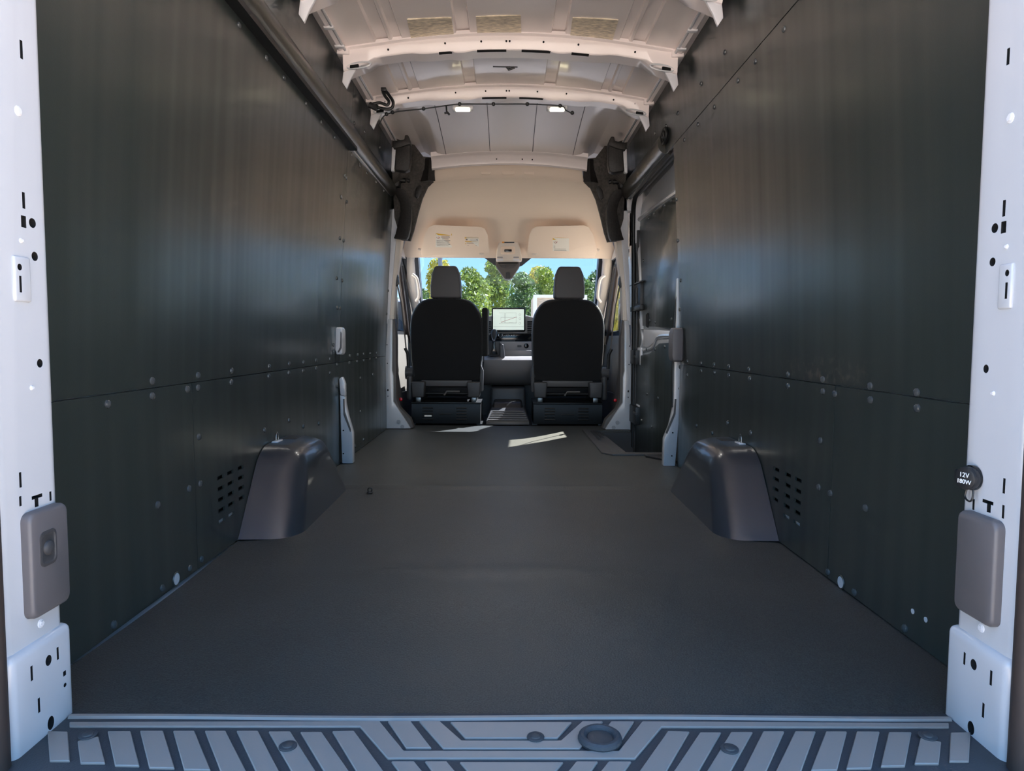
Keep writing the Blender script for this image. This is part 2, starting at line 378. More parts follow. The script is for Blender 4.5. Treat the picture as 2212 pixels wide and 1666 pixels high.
# left
ey = lambda z: 5.09 + (.06*math.sin(min(1, max(0, (z-.8)/.9))*math.pi))
panel(-1, wl_, 1.2, 3.68-G, .541, 1.735, [(427,811),(500,801),(581,792),(624,786),(655,783),(682,779),(712,776),(328,823),(737,426),(734,515),(727,601),(728,665),(720,745),
      (516,54),(575,125),(613,168),(661,224),(694,264),(723,297),(744,380)])
panel(-1, wl_, 3.68+G, 5.09, .541, 1.735, [(755,769),(772,767),(785,765),(799,764),(813,763),(749,436),(742,520),(739,606),(734,666),(740,741),(842,580),(838,628),(835,678),
      (759,333),(777,358),(792,374),(811,393),(828,412),(748,385)], yedge=ey)
panel(-1, wl_, 1.2, 1.957-G, .003, .538, [(232,873),(328,856),(404,841),(408,1056),(340,1091),(350,1271),(245,1350),(410,1228)])
# vent louvres laid out as three columns: lay them on one regular grid so that the sheet stays simple
def vent_grid(px):
    p = onwall(*px); return p
def make_vents(side, y_cols, z_top):
    H_ = []
    for c, y in enumerate(y_cols):
        for r in range(5 if c < 2 else 4): H_.append((round(y-.024, 4), round(y+.024, 4), round(z_top-.034*r-.006, 4), round(z_top-.034*r+.006, 4)))
    return H_
vl = [onwall(477, 1038), onwall(475, 1122), onwall(499, 1069), onwall(521, 1050)]
vr = [onwall(1724, 1047), onwall(1722, 1129), onwall(1700, 1075), onwall(1676, 1045)]
LV = make_vents(-1, (vl[0].y, vl[2].y, vl[3].y), .235)
RV = make_vents(1, (vr[0].y, vr[2].y, vr[3].y), .235)
pl4 = panel(-1, wl_, 1.957+G, 3.68-G, .003, .538, [(427,838),(499,826),(580,813),(623,806),(654,801),(682,796),(712,806),(728,788),(728,835),(429,944),(571,929),(624,908),(655,921),(688,915),(432,1045),(435,1208)], holes=LV)
panel(-1, wl_, 3.68+G, 5.085, .003, .538, [(754,784),(771,781),(785,779),(799,776),(812,774),(778,817),(805,809),(778,889),(746,845),(785,950),(767,964)])
panel(-1, wl_, 1.2, 3.69-G, 1.739, 1.985, [(640,105),(690,174),(738,238),(705,62)], nz=4)
panel(-1, wl_, 3.69+G, 5.04, 1.739, 1.985, [(765,266),(787,284),(820,319)], nz=4)
# right
zs = onwall(1600, 145).z
panel(1, wr_, 1.2, 3.63, .545, zs-G, [(1485,781),(1515,785),(1543,788),(1575,792),(1618,798),(1703,809),(1778,820),(1880,834),(1981,848),(1462,431),(1464,520),(1471,606),(1469,669),
      (1694,63),(1632,133),(1594,174),(1543,231),(1508,269),(1479,302)])
panel(1, wr_, 1.2, 1.905-G, .003, .542, [(1804,851),(1881,864),(1982,882),(1794,1066),(1870,1098),(1789,1236),(1846,1280),(1955,1358)])
pr4 = panel(1, wr_, 1.905+G, 3.63, .003, .542, [(1485,811),(1515,801),(1544,805),(1575,811),(1620,818),(1703,834),(1778,846),(1469,793),(1466,839),(1505,920),(1572,914),(1622,935),(1539,936),(1773,952),(1769,1053)], holes=RV)
panel(1, wr_, 1.2, 5.03, zs+G, 1.985, [(1566,113),(1515,181),(1465,244),(1439,272),(1415,288),(1501,67)], nz=4, ny=6)
for side, par, H_ in ((-1, wl_, LV), (1, wr_, RV)):   # dark sheet added behind the louvres so the slots look shaded, white frame rail behind the lowest row
    y0, y1 = min(h[0] for h in H_)-.03, max(h[1] for h in H_)+.03
    part('frame_rail', box(*sorted((side*.9045, side*.912)), y0, y1, .085, .112), 'white_paint', par)
    part('dark_backing', box(*sorted((side*.915, side*.925)), y0, y1, .118, .28), 'hollow_shade', par)
for par, px, py in ((wl_, 380, 1251), (wr_, 1817, 1258)):   # round access hole with the white frame behind it
    p = onwall(px, py); s = -1 if p.x < 0 else 1
    hp = part('access_plug', disc(p + Vector((-s*.0005, 0, 0)), (-s, 0, 0), .0155, .002, 20), 'white_paint', par)
    part('rim', tube([p + Vector((-s*.001, .0175*math.cos(t*math.pi/12), .0175*math.sin(t*math.pi/12))) for t in range(25)], .0018, 6), 'panel', hp)
for px, py in ((1972, 1321), (2000, 1339)):
    part('access_plug', disc(onwall(px, py)+Vector((.0005, 0, 0)), (-1, 0, 0), .006, .0015, 12), 'white_paint', wr_)

# ================================================================== CEILING
RIBS = [(.19, .245, .015), (.50, .535, .012), (.56, .61, .014)]
def zc(x): return 1.985 + .078*(1-(x/.76)**2)
def rib(x):
    for a_, b_, h in RIBS:
        d = min(abs(x)-a_, b_-abs(x))
        if d > -.006: return h*min(1, (d+.006)/.006)
    return 0
xs = sorted(set([round(v, 4) for v in frange(-.76, .76, 30)] + [round(s*v, 4) for a_, b_, _ in RIBS for v in (a_-.006, a_, b_, b_+.006) for s in (-1, 1)]))
def dip(y, x=0):
    t_ = min(1, max(0, (abs(x)-.46)/.16)); return .10*max(0, (y-3.97)/.98)**1.6*(1-t_*t_*(3-2*t_))
def roof_geo(y0, y1, ribs=True, n=8, th=.02):
    top = lambda y: [(x, y, zc(x)-dip(y, x)+(rib(x) if ribs else 0)) for x in xs] + [(x, y, zc(x)-dip(y, x)+th+.02) for x in xs[::-1]]
    return loft([top(y) for y in frange(y0, y1, n)])
ce = single('ceiling', roof_geo(1.02, 3.97), 'roof_paint', 'bare white painted steel roof skin with lengthwise ribs', 'ceiling', kind='structure', ang=25)
cf = part('roof_panel', roof_geo(3.97, 5.12, False), 'roof_paint', ce)
for x in (-.44, -.135, .16, .44): part('panel_seam', loft([[(x-.002, y, zc(x)-dip(y)+.001), (x-.002, y, zc(x)-dip(y)-.002), (x+.002, y, zc(x)-dip(y)-.002), (x+.002, y, zc(x)-dip(y)+.001)] for y in frange(4.0, 4.95, 8)]), 'trim_grey', cf)
for s in (-1, 1):
    fl_ = part('roof_flange', loft([[(s*.762, y, 2.0), (s*.745, y, 1.976), (s*.775, y, 1.966), (s*.83, y, 1.99), (s*.83, y, 2.02)] for y in (1.02, 5.05)]), 'beam_paint', ce)
    for y in frange(2.45, 3.2, 4): part('flange_clip', box(*sorted((s*.742, s*.785)), y-.012, y+.012, 1.961, 1.972), 'white_satin', fl_, bevel=.003)
    part('roof_gutter', tube([(s*.752, 1.1, 1.972), (s*.752, 4.9, 1.972)], .006, 8), 'white_paint', ce)
# foil damping pads glued to the roof between the ribs
def pad(pxs):
    R = []
    def hit(px, py):
        Z = 2.04
        for _ in range(8): p = onz(px, py, Z); Z = zc(p.x)-.002
        return p
    c = [hit(*p) for p in pxs]; rows = []
    for i in range(7):
        t = i/6; a_ = c[0].lerp(c[1], t); b_ = c[3].lerp(c[2], t)
        rows.append([Vector((v.x, v.y, zc(v.x)-dz)) for v, dz in ((a_, .004), (b_, .004), (b_, .0), (a_, .0))])
    part('damping_pad', loft(rows), 'foil', ce)
pad([(879,42),(975,38),(984,97),(893,104)]); pad([(1028,36),(1125,33),(1127,93),(1033,95)]); pad([(1237,38),(1336,43),(1318,104),(1229,96)])
# roof cross beams
def beam(yc, drop, wdt, label, lamps=False, full=True):
    root = thing('roof_beam', (0, yc, 1.9), label, 'roof beam', 'roof cross beams', 'structure')
    R = []
    for x in frange(-.765, .765, 44):
        q = abs(x)/.765; d = drop*(1+.35*max(0, (q-.8)/.2)) + .006*(1 if .18 < abs(x) < .26 else 0) - .012*max(0, min(1, (abs(x)-.40)/.06))*(1 if q < .86 else 0)
        hw = wdt/2*(1+.25*max(0, (q-.8)/.2)); z1 = zc(x)+.01; z0 = zc(x)-d
        R.append([(x, yc-hw-.022, z1), (x, yc-hw-.020, zc(x)-.006), (x, yc-hw-.006, zc(x)-.012), (x, yc-hw, z0+.006), (x, yc-hw+.006, z0), (x, yc+hw-.006, z0), (x, yc+hw, z0+.006), (x, yc+hw+.012, z1)])
    part('beam', loft(R), 'beam_paint', root, ang=40)
    zb = lambda x: zc(x)-drop
    for x0, x1 in ((-.33, -.25), (-.155, -.02), (.05, .185), (.28, .36)):
        if full or abs((x0+x1)/2) < .2:
            xm = (x0+x1)/2; dd = drop*1.0 - (.012*max(0, min(1, (abs(xm)-.40)/.06)))
            part('slot', loft([[(x, yc-wdt/2+.004, zb(x)-.0015), (x, yc-wdt/2+.022, zb(x)-.0015), (x, yc-wdt/2+.022, zb(x)+.006), (x, yc-wdt/2+.002, zb(x)+.010)] for x in frange(x0, x1, 3)]), 'hollow_shade', root)  # solid black insert, its colour gives the shade inside a slot
    for x in (-.56, -.30, -.135, -.02, -.005, .15, .31, .57, -.69, -.70, .69, .70):
        part('bolt_hole', disc((x, yc-wdt/2-.0075+.002, zc(x)-drop*.45-.004), (0, -1, -.1), .0045, .004, 10), 'hollow_shade', root)  # black disc on the face paints the dark of a hole
    for s in (-1, 1):   # pressed end with its oval slot and gusset
        g = part('end_gusset', pry([(s*.70, zc(.7)-drop*1.1), (s*.768, zc(.765)-drop*1.2), (s*.775, zc(.765)-drop*1.2-.055), (s*.755, zc(.765)-drop*1.2-.085), (s*.735, zc(.765)-drop*1.2-.04)], yc-wdt/2+.005, yc-wdt/2+.02), 'white_satin', root, bevel=.003)
        ov = [(s*.70+a_, b_) for a_, b_ in rrect(.095, .028, .013)]
        tilt = lambda a_, b_: (a_, yc-wdt/2-.012+.012, b_)
        part('oval_rim', tube([(s*.695 + .055*math.cos(t*math.pi/10), yc-wdt/2-.008, zc(.70)-drop*1.0-.012 - s*0 - .16*(.055*math.cos(t*math.pi/10))*s + .013*math.sin(t*math.pi/10)) for t in range(21)], .004, 6), 'white_paint', root)
        part('slot', pry([(s*.715+a_, zc(.715)-drop-.014-.16*a_*s+b_) for a_, b_ in rrect(.04, .014, .003, 2)], yc-wdt/2-.012, yc-wdt/2-.004), 'hollow_shade', root)
        part('end_plate', box(*sorted((s*.735, s*.79)), yc-wdt/2-.03, yc-wdt/2+.01, 1.955, 1.985), 'beam_paint', root, bevel=.004)
    return root
beam(3.33, .072, .10, 'white steel roof cross beam just ahead of the three foil pads')
b2_ = beam(3.97, .066, .09, 'white steel roof cross beam carrying the two dome lamps', full=False)
beam(2.66, .072, .10, 'white steel roof cross beam nearest the rear doors, only its end gussets showing')
fb = thing('roof_beam', (0, 4.95, 1.93), 'white painted front roof header meeting the beige headliner', 'roof beam', 'roof cross beams', 'structure')
part('header', loft([[(x, 4.90, zc(x)-.07), (x, 4.91, zc(x)-.096), (x, 4.935, zc(x)-.106), (x, 4.95, zc(x)-.118), (x, 4.965, zc(x)-.165), (x, 4.99, zc(x)-.172), (x, 5.1, zc(x)-.02)] for x in frange(-.545, .545, 26)]), 'beam_paint', fb, ang=40)
for x in (-.09, .09, .16): part('bolt_hole', disc((x, 4.955, zc(x)-.138), (0, -1, -.2), .005, .004, 10), 'hollow_shade', fb)
# dome lamps
for px in (1000, 1203):
    p = ony(px, 239, 3.955); lab = 'lit dome lamp on the left half of the second roof beam' if px < 1100 else 'lit dome lamp on the right half of the second roof beam'
    t = thing('dome_lamp', p, lab, 'lamp', 'dome lamps on the roof beam')
    part('housing', box(p.x-.058, p.x+.058, p.y-.03, p.y+.015, p.z-.004, p.z+.020), 'white_satin', t, bevel=.008, seg=3)
    ld = bpy.data.lights.new('dome_light', 'AREA'); ld.energy = 1.3; ld.spread = math.radians(125); ld.shape = 'RECTANGLE'; ld.size = .08; ld.size_y = .05; ld.color = (1, .96, .90)
    lo = bpy.data.objects.new('dome_light', ld); link(lo, t, Vector((p.x, p.y-.02, p.z-.016)))
    part('lens', box(p.x-.040, p.x+.040, p.y-.034, p.y-.006, p.z-.010, p.z+.008), 'lamp_lens', t, bevel=.006, seg=3)
# wiring
def cable(name, pxs, Y, r, label, clips=()):
    pts = smoothpath([ony(px, py, Y) for px, py in pxs]); t = thing(name, pts[0], label, 'cable')
    part('wire', tube(pts, r, 8), 'rubber', t)
    for px, py in clips: part('clip', disc(ony(px, py, Y-.004), (0, -1, 0), .011, .012, 10, dome=True), 'black_plastic', t, bevel=0)
    return t
cable('lamp_cable', [(820,268),(826,255),(836,247),(860,241),(915,235),(965,228),(993,225),(1066,225),(1139,225),(1210,229),(1222,238),(1234,244)], 3.885, .0035, 'thin black cable clipped along the second roof beam', [(915,235),(993,225),(1066,225),(1139,225),(1210,229),(835,247),(848,243),(1236,244)])
t = cable('hanging_strap', [(964,229),(965,240),(967,246)], 3.87, .0045, 'short black strap dangling beside the left dome lamp'); part('strap_end', tube([ony(960,245,3.87), ony(967,243,3.87), ony(971,248,3.87)], .006, 8), 'rubber', t)
t = thing('wiring_connector', ony(829,195,3.7), 'black wiring loom and plug hanging from the roof at the left edge', 'cable')
part('plug', box(*[f for a_ in ((ony(824,192,3.7).x, ony(835,192,3.7).x), (3.68, 3.72), (ony(829,199,3.7).z, ony(829,191,3.7).z)) for f in a_]), 'black_plastic', t, bevel=.003)
part('wire', tube(smoothpath([ony(*q, 3.7) for q in [(827,198),(832,208),(840,219),(836,227),(820,222),(800,226)]]), .008, 8), 'rubber', t)
part('wire', tube(smoothpath([ony(*q, 3.7) for q in [(834,198),(842,208),(849,220),(847,232),(836,236),(812,231),(800,227)]]), .008, 8), 'rubber', t)
part('connector', tube([ony(798,226,3.7), ony(815,234,3.7)], .016, 8), 'black_plastic', t)
t = thing('beam_clip', ony(1096,148,3.27), 'small black cable clip under the middle of the first roof beam', 'clip')
part('bar', tube([ony(1065,144,3.27), ony(1118,145,3.27)], .003, 6), 'rubber', t); part('loop', tube([ony(1112,146,3.265), ony(1098,151,3.265), ony(1094,147,3.265), ony(1102,145,3.265)], .005, 8), 'rubber', t)

# ================================================================== CANT RAIL COVERS
def rail(side, y0, y1, name, label, joint=None):
    def sec(y, k=1.0):
        P = []
        for i in range(13):
            a_ = math.radians(-62 + 150*i/12); P.append((side*(WX(1.715)+.022-.062*k*math.cos(a_)), y, 1.722+.062*k*math.sin(a_)))
        return P + [(side*(WX(1.75)+.03), y, 1.782), (side*(WX(1.7)+.03), y, 1.66)]
    r = thing(name, (side*.84, (y0+y1)/2, 1.66), label, 'rail')
    segs = [(y0, joint), (joint+.002, y1)] if joint else [(y0, y1)]
    for k, (a_, b_) in enumerate(segs): part('rail_cover', loft([sec(a_, 1-.06*k), sec(b_, 1-.06*k)]), 'rail', r, ang=50)
    return r
rl = rail(-1, 1.2, 4.99, 'cant_rail', 'long rounded dark metallic rail along the top of the left wall', 3.72)
part('shadow_strip', box(-.855, -.80, 1.2, 3.72, 1.648, 1.667), 'rubber', rl)  # solid black strip painted in for the shadow under the rail
part('lip', tube([(-.832, 3.72, 1.664), (-.838, 4.98, 1.672)], .005, 6), 'white_paint', rl)
rr = rail(1, 3.80, 5.0, 'cant_rail', 'short rounded dark metallic rail above the sliding door')
p = onwall(1440, 294)
so_ = thing('rail_socket', p, 'oval black socket at the rear end of the sliding door rail', 'socket')
part('rim', tube([(p.x-.012, p.y+.05*math.cos(t*math.pi/12), p.z+.036*math.sin(t*math.pi/12)) for t in range(25)], .009, 8), 'rubber', so_)
part('mouth', prx([(p.y+.05*math.cos(t*math.pi/12), p.z+.036*math.sin(t*math.pi/12)) for t in range(24)], p.x-.010, p.x+.004), 'hollow_shade', so_)
part('web', prism([(p.x-.016, p.y-.035, p.z-.03), (p.x-.016, p.y-.012, p.z-.034), (p.x-.016, p.y+.03, p.z+.03), (p.x-.016, p.y+.015, p.z+.034)], [(p.x-.008, p.y-.035, p.z-.03), (p.x-.008, p.y-.012, p.z-.034), (p.x-.008, p.y+.03, p.z+.03), (p.x-.008, p.y+.015, p.z+.034)]), 'steel', so_)

# ================================================================== REAR DOOR PILLARS
def pillar(side):
    X = side*.784; s = side
    lab = 'white rear door pillar with the latch access cover' if s < 0 else 'white rear door pillar with the power socket'
    root = thing('rear_pillar', (X, 1.12, 0), lab, 'pillar', None, 'structure')
    body = part('pillar_body', box(*sorted((X, s*.93)), 1.050, 1.193, .09, 2.15), ['white_paint', 'hollow_shade'], root, bevel=.016, seg=4)
    foot = part('pillar_foot', box(*sorted((X-s*.010, s*.93)), 1.046, 1.200, -.02, .168), ['white_paint', 'hollow_shade'], root, bevel=.014, seg=4)
    part('pillar_return', box(*sorted((s*.83, s*.96)), 1.15, 1.21, -.02, 2.1), 'white_satin', root)
    cut, cutf, raised = [], [], []
    def hole(px, py, w_, h_, kind='c', foot_=False):
        q = onx(px, py, X); hw, hh = w_*.00128/2, h_*.00072/2
        if kind == 'c': g = loft([[(x, q.y+hw*math.cos(k*math.pi/9), q.z+hh*math.sin(k*math.pi/9)) for k in range(18)] for x in sorted((X-s*.03, X+s*.05))])
        else: g = box(*sorted((X-s*.03, X+s*.05)), q.y-hw, q.y+hw, q.z-hh, q.z+hh)
        (cutf if foot_ else cut).append(g)
    m = (lambda px: px)
    if s < 0:
        H_ = [(46,107,5,40,'r'),(51,433,5,36,'r'),(51,479,9,26,'r'),(70,482,13,22,'c'),(75,554,12,21,'c'),(37,577,8,15,'c'),(39,614,4,36,'r'),(86,785,11,20,'c'),(44,1037,4,34,'r'),(44,1083,4,22,'r'),(109,1072,4,22,'r'),(80,1073,20,8,'r'),(79,1086,7,20,'r')]
        Hf = [(92,1427,12,25,'c'),(112,1412,4,30,'r'),(55,1455,4,34,'r'),(127,1455,6,12,'r'),(128,1480,6,10,'c'),(71,1524,4,34,'r'),(97,1562,13,32,'c')]
        bolts = [(39,240,12),(45,520,6),(68,838,6),(88,1347,11)]; plate = (29, 61, 556, 652)
    else:
        H_ = [(2178,122,5,36,'r'),(2169,450,5,36,'r'),(2168,491,9,26,'r'),(2149,493,12,22,'c'),(2144,566,11,20,'c'),(2181,590,7,15,'c'),(2179,628,4,36,'r'),(2130,797,10,20,'c'),(2169,1050,4,34,'r'),(2167,1106,4,30,'r'),(2103,1090,4,26,'r'),(2134,1085,20,8,'r'),(2136,1098,7,20,'r')]
        Hf = [(2116,1436,12,25,'c'),(2096,1423,4,30,'r'),(2154,1465,4,34,'r'),(2137,1535,4,34,'r'),(2110,1573,13,32,'c')]
        bolts = [(2183,255,12),(2175,533,6),(2146,850,6),(2120,1357,11)]; plate = (2158, 2192, 572, 664)
    q0, q1 = onx(plate[0], plate[3], X), onx(plate[1], plate[2], X)
    for h in H_: hole(*h)
    for h in Hf: hole(*h, foot_=True)
    boolcut_world(body, cut); boolcut_world(foot, cutf)  # pocket walls come out near-black to imitate a shaded hollow
    ya, yb_ = sorted((q0.y, q1.y)); zm = (q0.z+q1.z)/2
    rp = part('raised_pad', J(box(*sorted((X-s*.004, X+s*.004)), max(ya, 1.052), yb_, zm-.036, zm+.036)), ['white_paint', 'hollow_shade'], root, bevel=.0035, seg=3)
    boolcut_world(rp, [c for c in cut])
    tq = onx(80 if s < 0 else 2133, 1078 if s < 0 else 1090, X)
    for px, py, w_ in bolts:
        q = onx(px, py, X); part('bolt', J(disc(q, (-s, 0, 0), w_*.0007, .002, 14, dome=True), disc(q, (-s, 0, 0), w_*.0004, .0035, 6)), 'white_satin', root)
    # dark rubber weather seal on the outer edge
    part('door_seal', tube([(s*.793, 1.026, -.05), (s*.793, 1.026, 2.1)], .023, 12), 'rubber_brown', root)
    part('outer_flange', box(*sorted((s*.806, s*1.0)), 1.0, 1.045, -.1, 2.15), 'rubber_brown', root)
    return root, X
def boolcut_world(o, cutters):
    if cutters:
        off = wl(o)
        boolcut(o, cutters)
pl, XL = pillar(-1); pr, XR = pillar(1)
def lamp_cover(s, X, px0, px1, pyt, pyb, label):
    a_, b_ = onx(px0, (pyt+pyb)/2, X), onx(px1, (pyt+pyb)/2, X); yc, hw = (a_.y+b_.y)/2, abs(a_.y-b_.y)/2
    zt, zb_ = onx((px0+px1)/2, pyt, X).z, onx((px0+px1)/2, pyb, X).z
    t = thing('access_cover', (X, yc, zb_), label, 'cover')
    prof = lambda k, x: [(x, yc+a2*k, (zt+zb_)/2+b2*k) for a2, b2 in rrect(2*hw, zt-zb_, .014)]
    part('cover_plate', loft([prof(1, X+s*.002), prof(1, X-s*.010), prof(.975, X-s*.0145), prof(.93, X-s*.016)]), 'grey_plastic', t, ang=50)
    return t, yc, (zt+zb_)/2
t, yc, zc_ = lamp_cover(-1, XL, 47, 131, 1096, 1322, 'grey plastic access cover with a round latch on the left rear pillar')
q = onx(83, 1183, XL); rr_ = lambda k, x: [(x, q.y+a2*k, q.z+b2*k) for a2, b2 in rrect(.036, .052, .009)]
lt = part('latch_recess', loft([rr_(1.12, XL+.0155), rr_(1.12, XL+.0175), rr_(.95, XL+.018), rr_(.85, XL+.0165)]), 'dark_grey_plastic', t)
part('latch_knob', disc((XL+.0165, q.y, q.z), (1, 0, 0), .0125, .006, 18, dome=True), 'dark_grey_plastic', lt)
lamp_cover(1, XR, 2082, 2168, 1112, 1340, 'plain grey plastic access cover on the right rear pillar')
# power socket cap
q = onx(2106, 1032, XR); t = thing('power_socket', (XR, q.y, q.z-.03), 'black power socket cap with white lettering on the right rear pillar', 'socket')
ax = Vector((-1, -.30, 0)).normalized()
part('socket_ring', disc(q, (-1, 0, 0), .0215, .010, 24), 'gloss_black', t, bevel=.002)
cp = part('cap', disc(q+ax*.008, ax, .0195, .016, 24), 'black_plastic', t, bevel=.003)
part('tab', prz([(q.x-.02, q.y+.012), (q.x-.020, q.y+.026), (q.x-.008, q.y+.026), (q.x-.008, q.y+.012)], q.z-.006, q.z+.010), 'black_plastic', t, bevel=.003)
part('strap_loop', tube(smoothpath([q+Vector((-.008, .006, -.017)), q+Vector((-.010, .008, -.034)), q+Vector((-.010, -.002, -.040)), q+Vector((-.010, -.011, -.034)), q+Vector((-.008, -.009, -.017))]), .0017, 6), 'black_plastic', t)
def text(name, s_, size, org, xdir, ydir, m, parent):
    cu = bpy.data.curves.new(name, 'FONT'); cu.body = s_; cu.size = size; cu.align_x = 'CENTER'; cu.extrude = .0004
    o = bpy.data.objects.new(name, cu); COL.objects.link(o); bpy.context.view_layer.update()
    me = bpy.data.meshes.new_from_object(o.evaluated_get(bpy.context.evaluated_depsgraph_get())); bpy.data.objects.remove(o)
    X_, Y_ = Vector(xdir).normalized(), Vector(ydir).normalized(); Z_ = X_.cross(Y_)
    for v in me.vertices: c = v.co.copy(); v.co = Vector(org)+X_*c.x+Y_*c.y+Z_*c.z
    me.materials.append(MATS[m]); o2 = bpy.data.objects.new(name, me); link(o2, parent); return o2
fc = q+ax*.0243; tx = Vector((0, 0, 1)).cross(ax).normalized()
text('lettering', '12V', .0115, fc+Vector((0, 0, .002)), tx, (0, 0, 1), 'white_print', cp)
text('lettering', '180W', .0105, fc+Vector((0, 0, -.009)), tx, (0, 0, 1), 'white_print', cp)

# ================================================================== REAR SILL PLATE
sill = thing('sill_plate', (0, 1.05, 0), 'dark rear step plate with raised chevron tread pads', 'sill plate')
part('plate', box(-.80, .80, .80, 1.192, -.03, .004), 'sill', sill, bevel=.003)
part('bumper_face', box(-.9, .9, .72, .80, -.5, -.005), 'sill', sill, bevel=.02, seg=3)
def zp(zx, zy): p = onz(zx/2, 1400+zy/2, .006); return (p.x, p.y)
def padpoly(pts, mirror=True, z=.0075):
    ci = [i for i, p in enumerate(pts) if p[0] == 2226]
    if ci:      # reaches the centre line: one pad that runs across it
        k0 = max(ci)+1 if ci[-1]-ci[0] == 1 else 1
        seq = [zp(*pts[(k0+i) % len(pts)]) for i in range(len(pts)) if pts[(k0+i) % len(pts)][0] != 2226]
        part('tread_pad', prz(seq + [(-x, y) for x, y in seq[::-1]], .003, z), 'sill_pad', sill, bevel=.0012, seg=1); return
    P = [zp(*p) for p in pts]
    for s in ((1, -1) if mirror else (1,)):
        part('tread_pad', prz([(s*x, y) for x, y in P][::s], .003, z), 'sill_pad', sill, bevel=.0012, seg=1)
def ext(tl, tr, br, bl, k): # lengthen a slanted pad past the frame
    f_ = lambda a_, b_: (a_[0]+(b_[0]-a_[0])*k, a_[1]+(b_[1]-a_[1])*k)
    return [tl, tr, f_(tr, br), f_(tl, bl)]
for q_ in ([(205,362),(293,364),(302,490),(215,490)], [(335,405),(425,385),(455,500),(348,500)], [(465,362),(565,362),(603,512),(497,510)], [(605,360),(705,360),(755,522),(645,520)],
           [(748,360),(840,360),(910,530),(795,528)], [(885,360),(975,360),(1069,545),(957,545)], [(1022,360),(1115,360),(1215,552),(1113,552)], [(1160,363),(1255,363),(1375,552),(1270,552)],
           [(1297,365),(1390,365),(1520,552),(1410,552)], [(1435,362),(1530,360),(1670,552),(1550,552)]): padpoly(q_)
padpoly([(1675,318),(1775,318),(1865,435),(1755,435)]); 
padpoly([(1810,318),(1900,318),(1995,402),(2226,402),(2226,437),(1915,437)])
padpoly([(1945,322),(2226,320),(2226,392),(2010,392)])
padpoly([(1690,492),(1790,492),(1838,552),(1735,552)]); padpoly([(1835,492),(1930,492),(1980,552),(1880,552)]); padpoly([(1985,495),(2226,495),(2226,552),(2035,552)])
padpoly([(300,322),(1640,318),(1745,446),(2226,443),(2226,480),(1675,480),(1555,342),(300,342)])
yb0 = zp(1106, 290)[1]
part('sill_bead', loft([[(x, yb0-.000+.003*math.sin(x*7)-.0, .003), (x, yb0-.003+.003*math.sin(x*7), .008), (x, yb0-.010+.003*math.sin(x*7), .008), (x, yb0-.013+.003*math.sin(x*7), .003)] for x in frange(-.77, .77, 40)]), 'sill_pad', sill)
for px, py in ((190, 1590), (622, 1614), (1157, 1594), (1576, 1620), (2004, 1592)):
    p = onz(px, py, .007); sw = part('screw', disc(p, (0, 0, 1), .0145, .003, 20), 'sill', sill, bevel=.001); part('screw_head', disc(p+Vector((0, 0, .003)), (0, 0, 1), .009, .003, 14, dome=True), 'dark_grey_plastic', sw)
p = onz(1296, 1600, .006)
rp = part('plug_ring', tube([p+Vector((.029*math.cos(k*math.pi/16), .029*math.sin(k*math.pi/16), .004)) for k in range(33)], .0075, 10), 'sill', sill)
part('plug', disc(p+Vector((0, 0, .001)), (0, 0, 1), .0215, .005, 24, dome=False), 'dark_grey_plastic', rp, bevel=.002)

# ================================================================== WHEEL ARCHES
def arch(s):
    root = thing('wheel_arch', (s*.80, 2.69, 0), 'dark plastic wheel arch cover against the %s wall' % ('left' if s < 0 else 'right'), 'wheel arch', 'wheel arch covers')
    yn0, yn1, yf1, yf0, zt = 2.25, 2.47, 2.86, 3.125, .272
    V = [(s*.892, yn0, .004), (s*.892, yn1, zt+.003), (s*.892, yf1, zt+.003), (s*.892, yf0, .004), (s*.705, yn0+.035, -.004), (s*.745, yn1+.02, zt), (s*.745, yf1-.02, zt), (s*.715, yf0-.012, -.004)]
    Fc = [(0, 1, 2, 3), (4, 7, 6, 5), (0, 4, 5, 1), (1, 5, 6, 2), (2, 6, 7, 3), (0, 3, 7, 4)]
    me = bpy.data.meshes.new('arch_cover'); me.from_pydata(V, [], Fc); bm = bmesh.new(); bm.from_mesh(me); bmesh.ops.recalc_face_normals(bm, faces=bm.faces)
    bm.verts.ensure_lookup_table()
    def ed(i, j): return bm.edges.get((bm.verts[i], bm.verts[j]))
    bmesh.ops.bevel(bm, geom=[ed(4, 5), ed(5, 6), ed(6, 7), ed(1, 5), ed(2, 6)], offset=.074, segments=9, profile=.5, affect='EDGES', clamp_overlap=True)
    bm.to_mesh(me); bm.free(); me.materials.append(MATS['arch_plastic'])
    for p_ in me.polygons: p_.use_smooth = True
    me.set_sharp_from_angle(angle=math.radians(40))
    o = bpy.data.objects.new('arch_cover', me); link(o, root)
    h = part('tie_down_pocket', box(*sorted((s*.83, s*.885)), 2.68, 2.76, zt-.004, zt+.0035), 'black_plastic', root, bevel=.002)
    t = thing('tie_down_ring', (s*.878, 2.62, zt+.003), 'steel tie-down loop on the %s wheel arch' % ('left' if s < 0 else 'right'), 'tie-down', 'tie-down loops')
    part('base', box(*sorted((s*.868, s*.892)), 2.59, 2.65, zt+.001, zt+.006), 'white_satin', t, bevel=.002)
    part('loop', tube(smoothpath([(s*.88, 2.607, zt+.004), (s*.88, 2.609, zt+.026), (s*.88, 2.62, zt+.036), (s*.88, 2.631, zt+.026), (s*.88, 2.633, zt+.004)]), .003, 8), 'steel', t)
arch(-1); arch(1)
p = onz(799, 1064, .005); t = thing('floor_tie_down', p, 'small black tie-down ring on the floor beside the left wheel arch', 'tie-down')
part('base', disc(p, (0, 0, 1), .014, .005, 16, dome=True), 'black_plastic', t); part('ring', tube([p+Vector((.009*math.cos(k*math.pi/8), 0, .011+.009*math.sin(k*math.pi/8))) for k in range(17)], .0025, 8), 'black_metal', t)

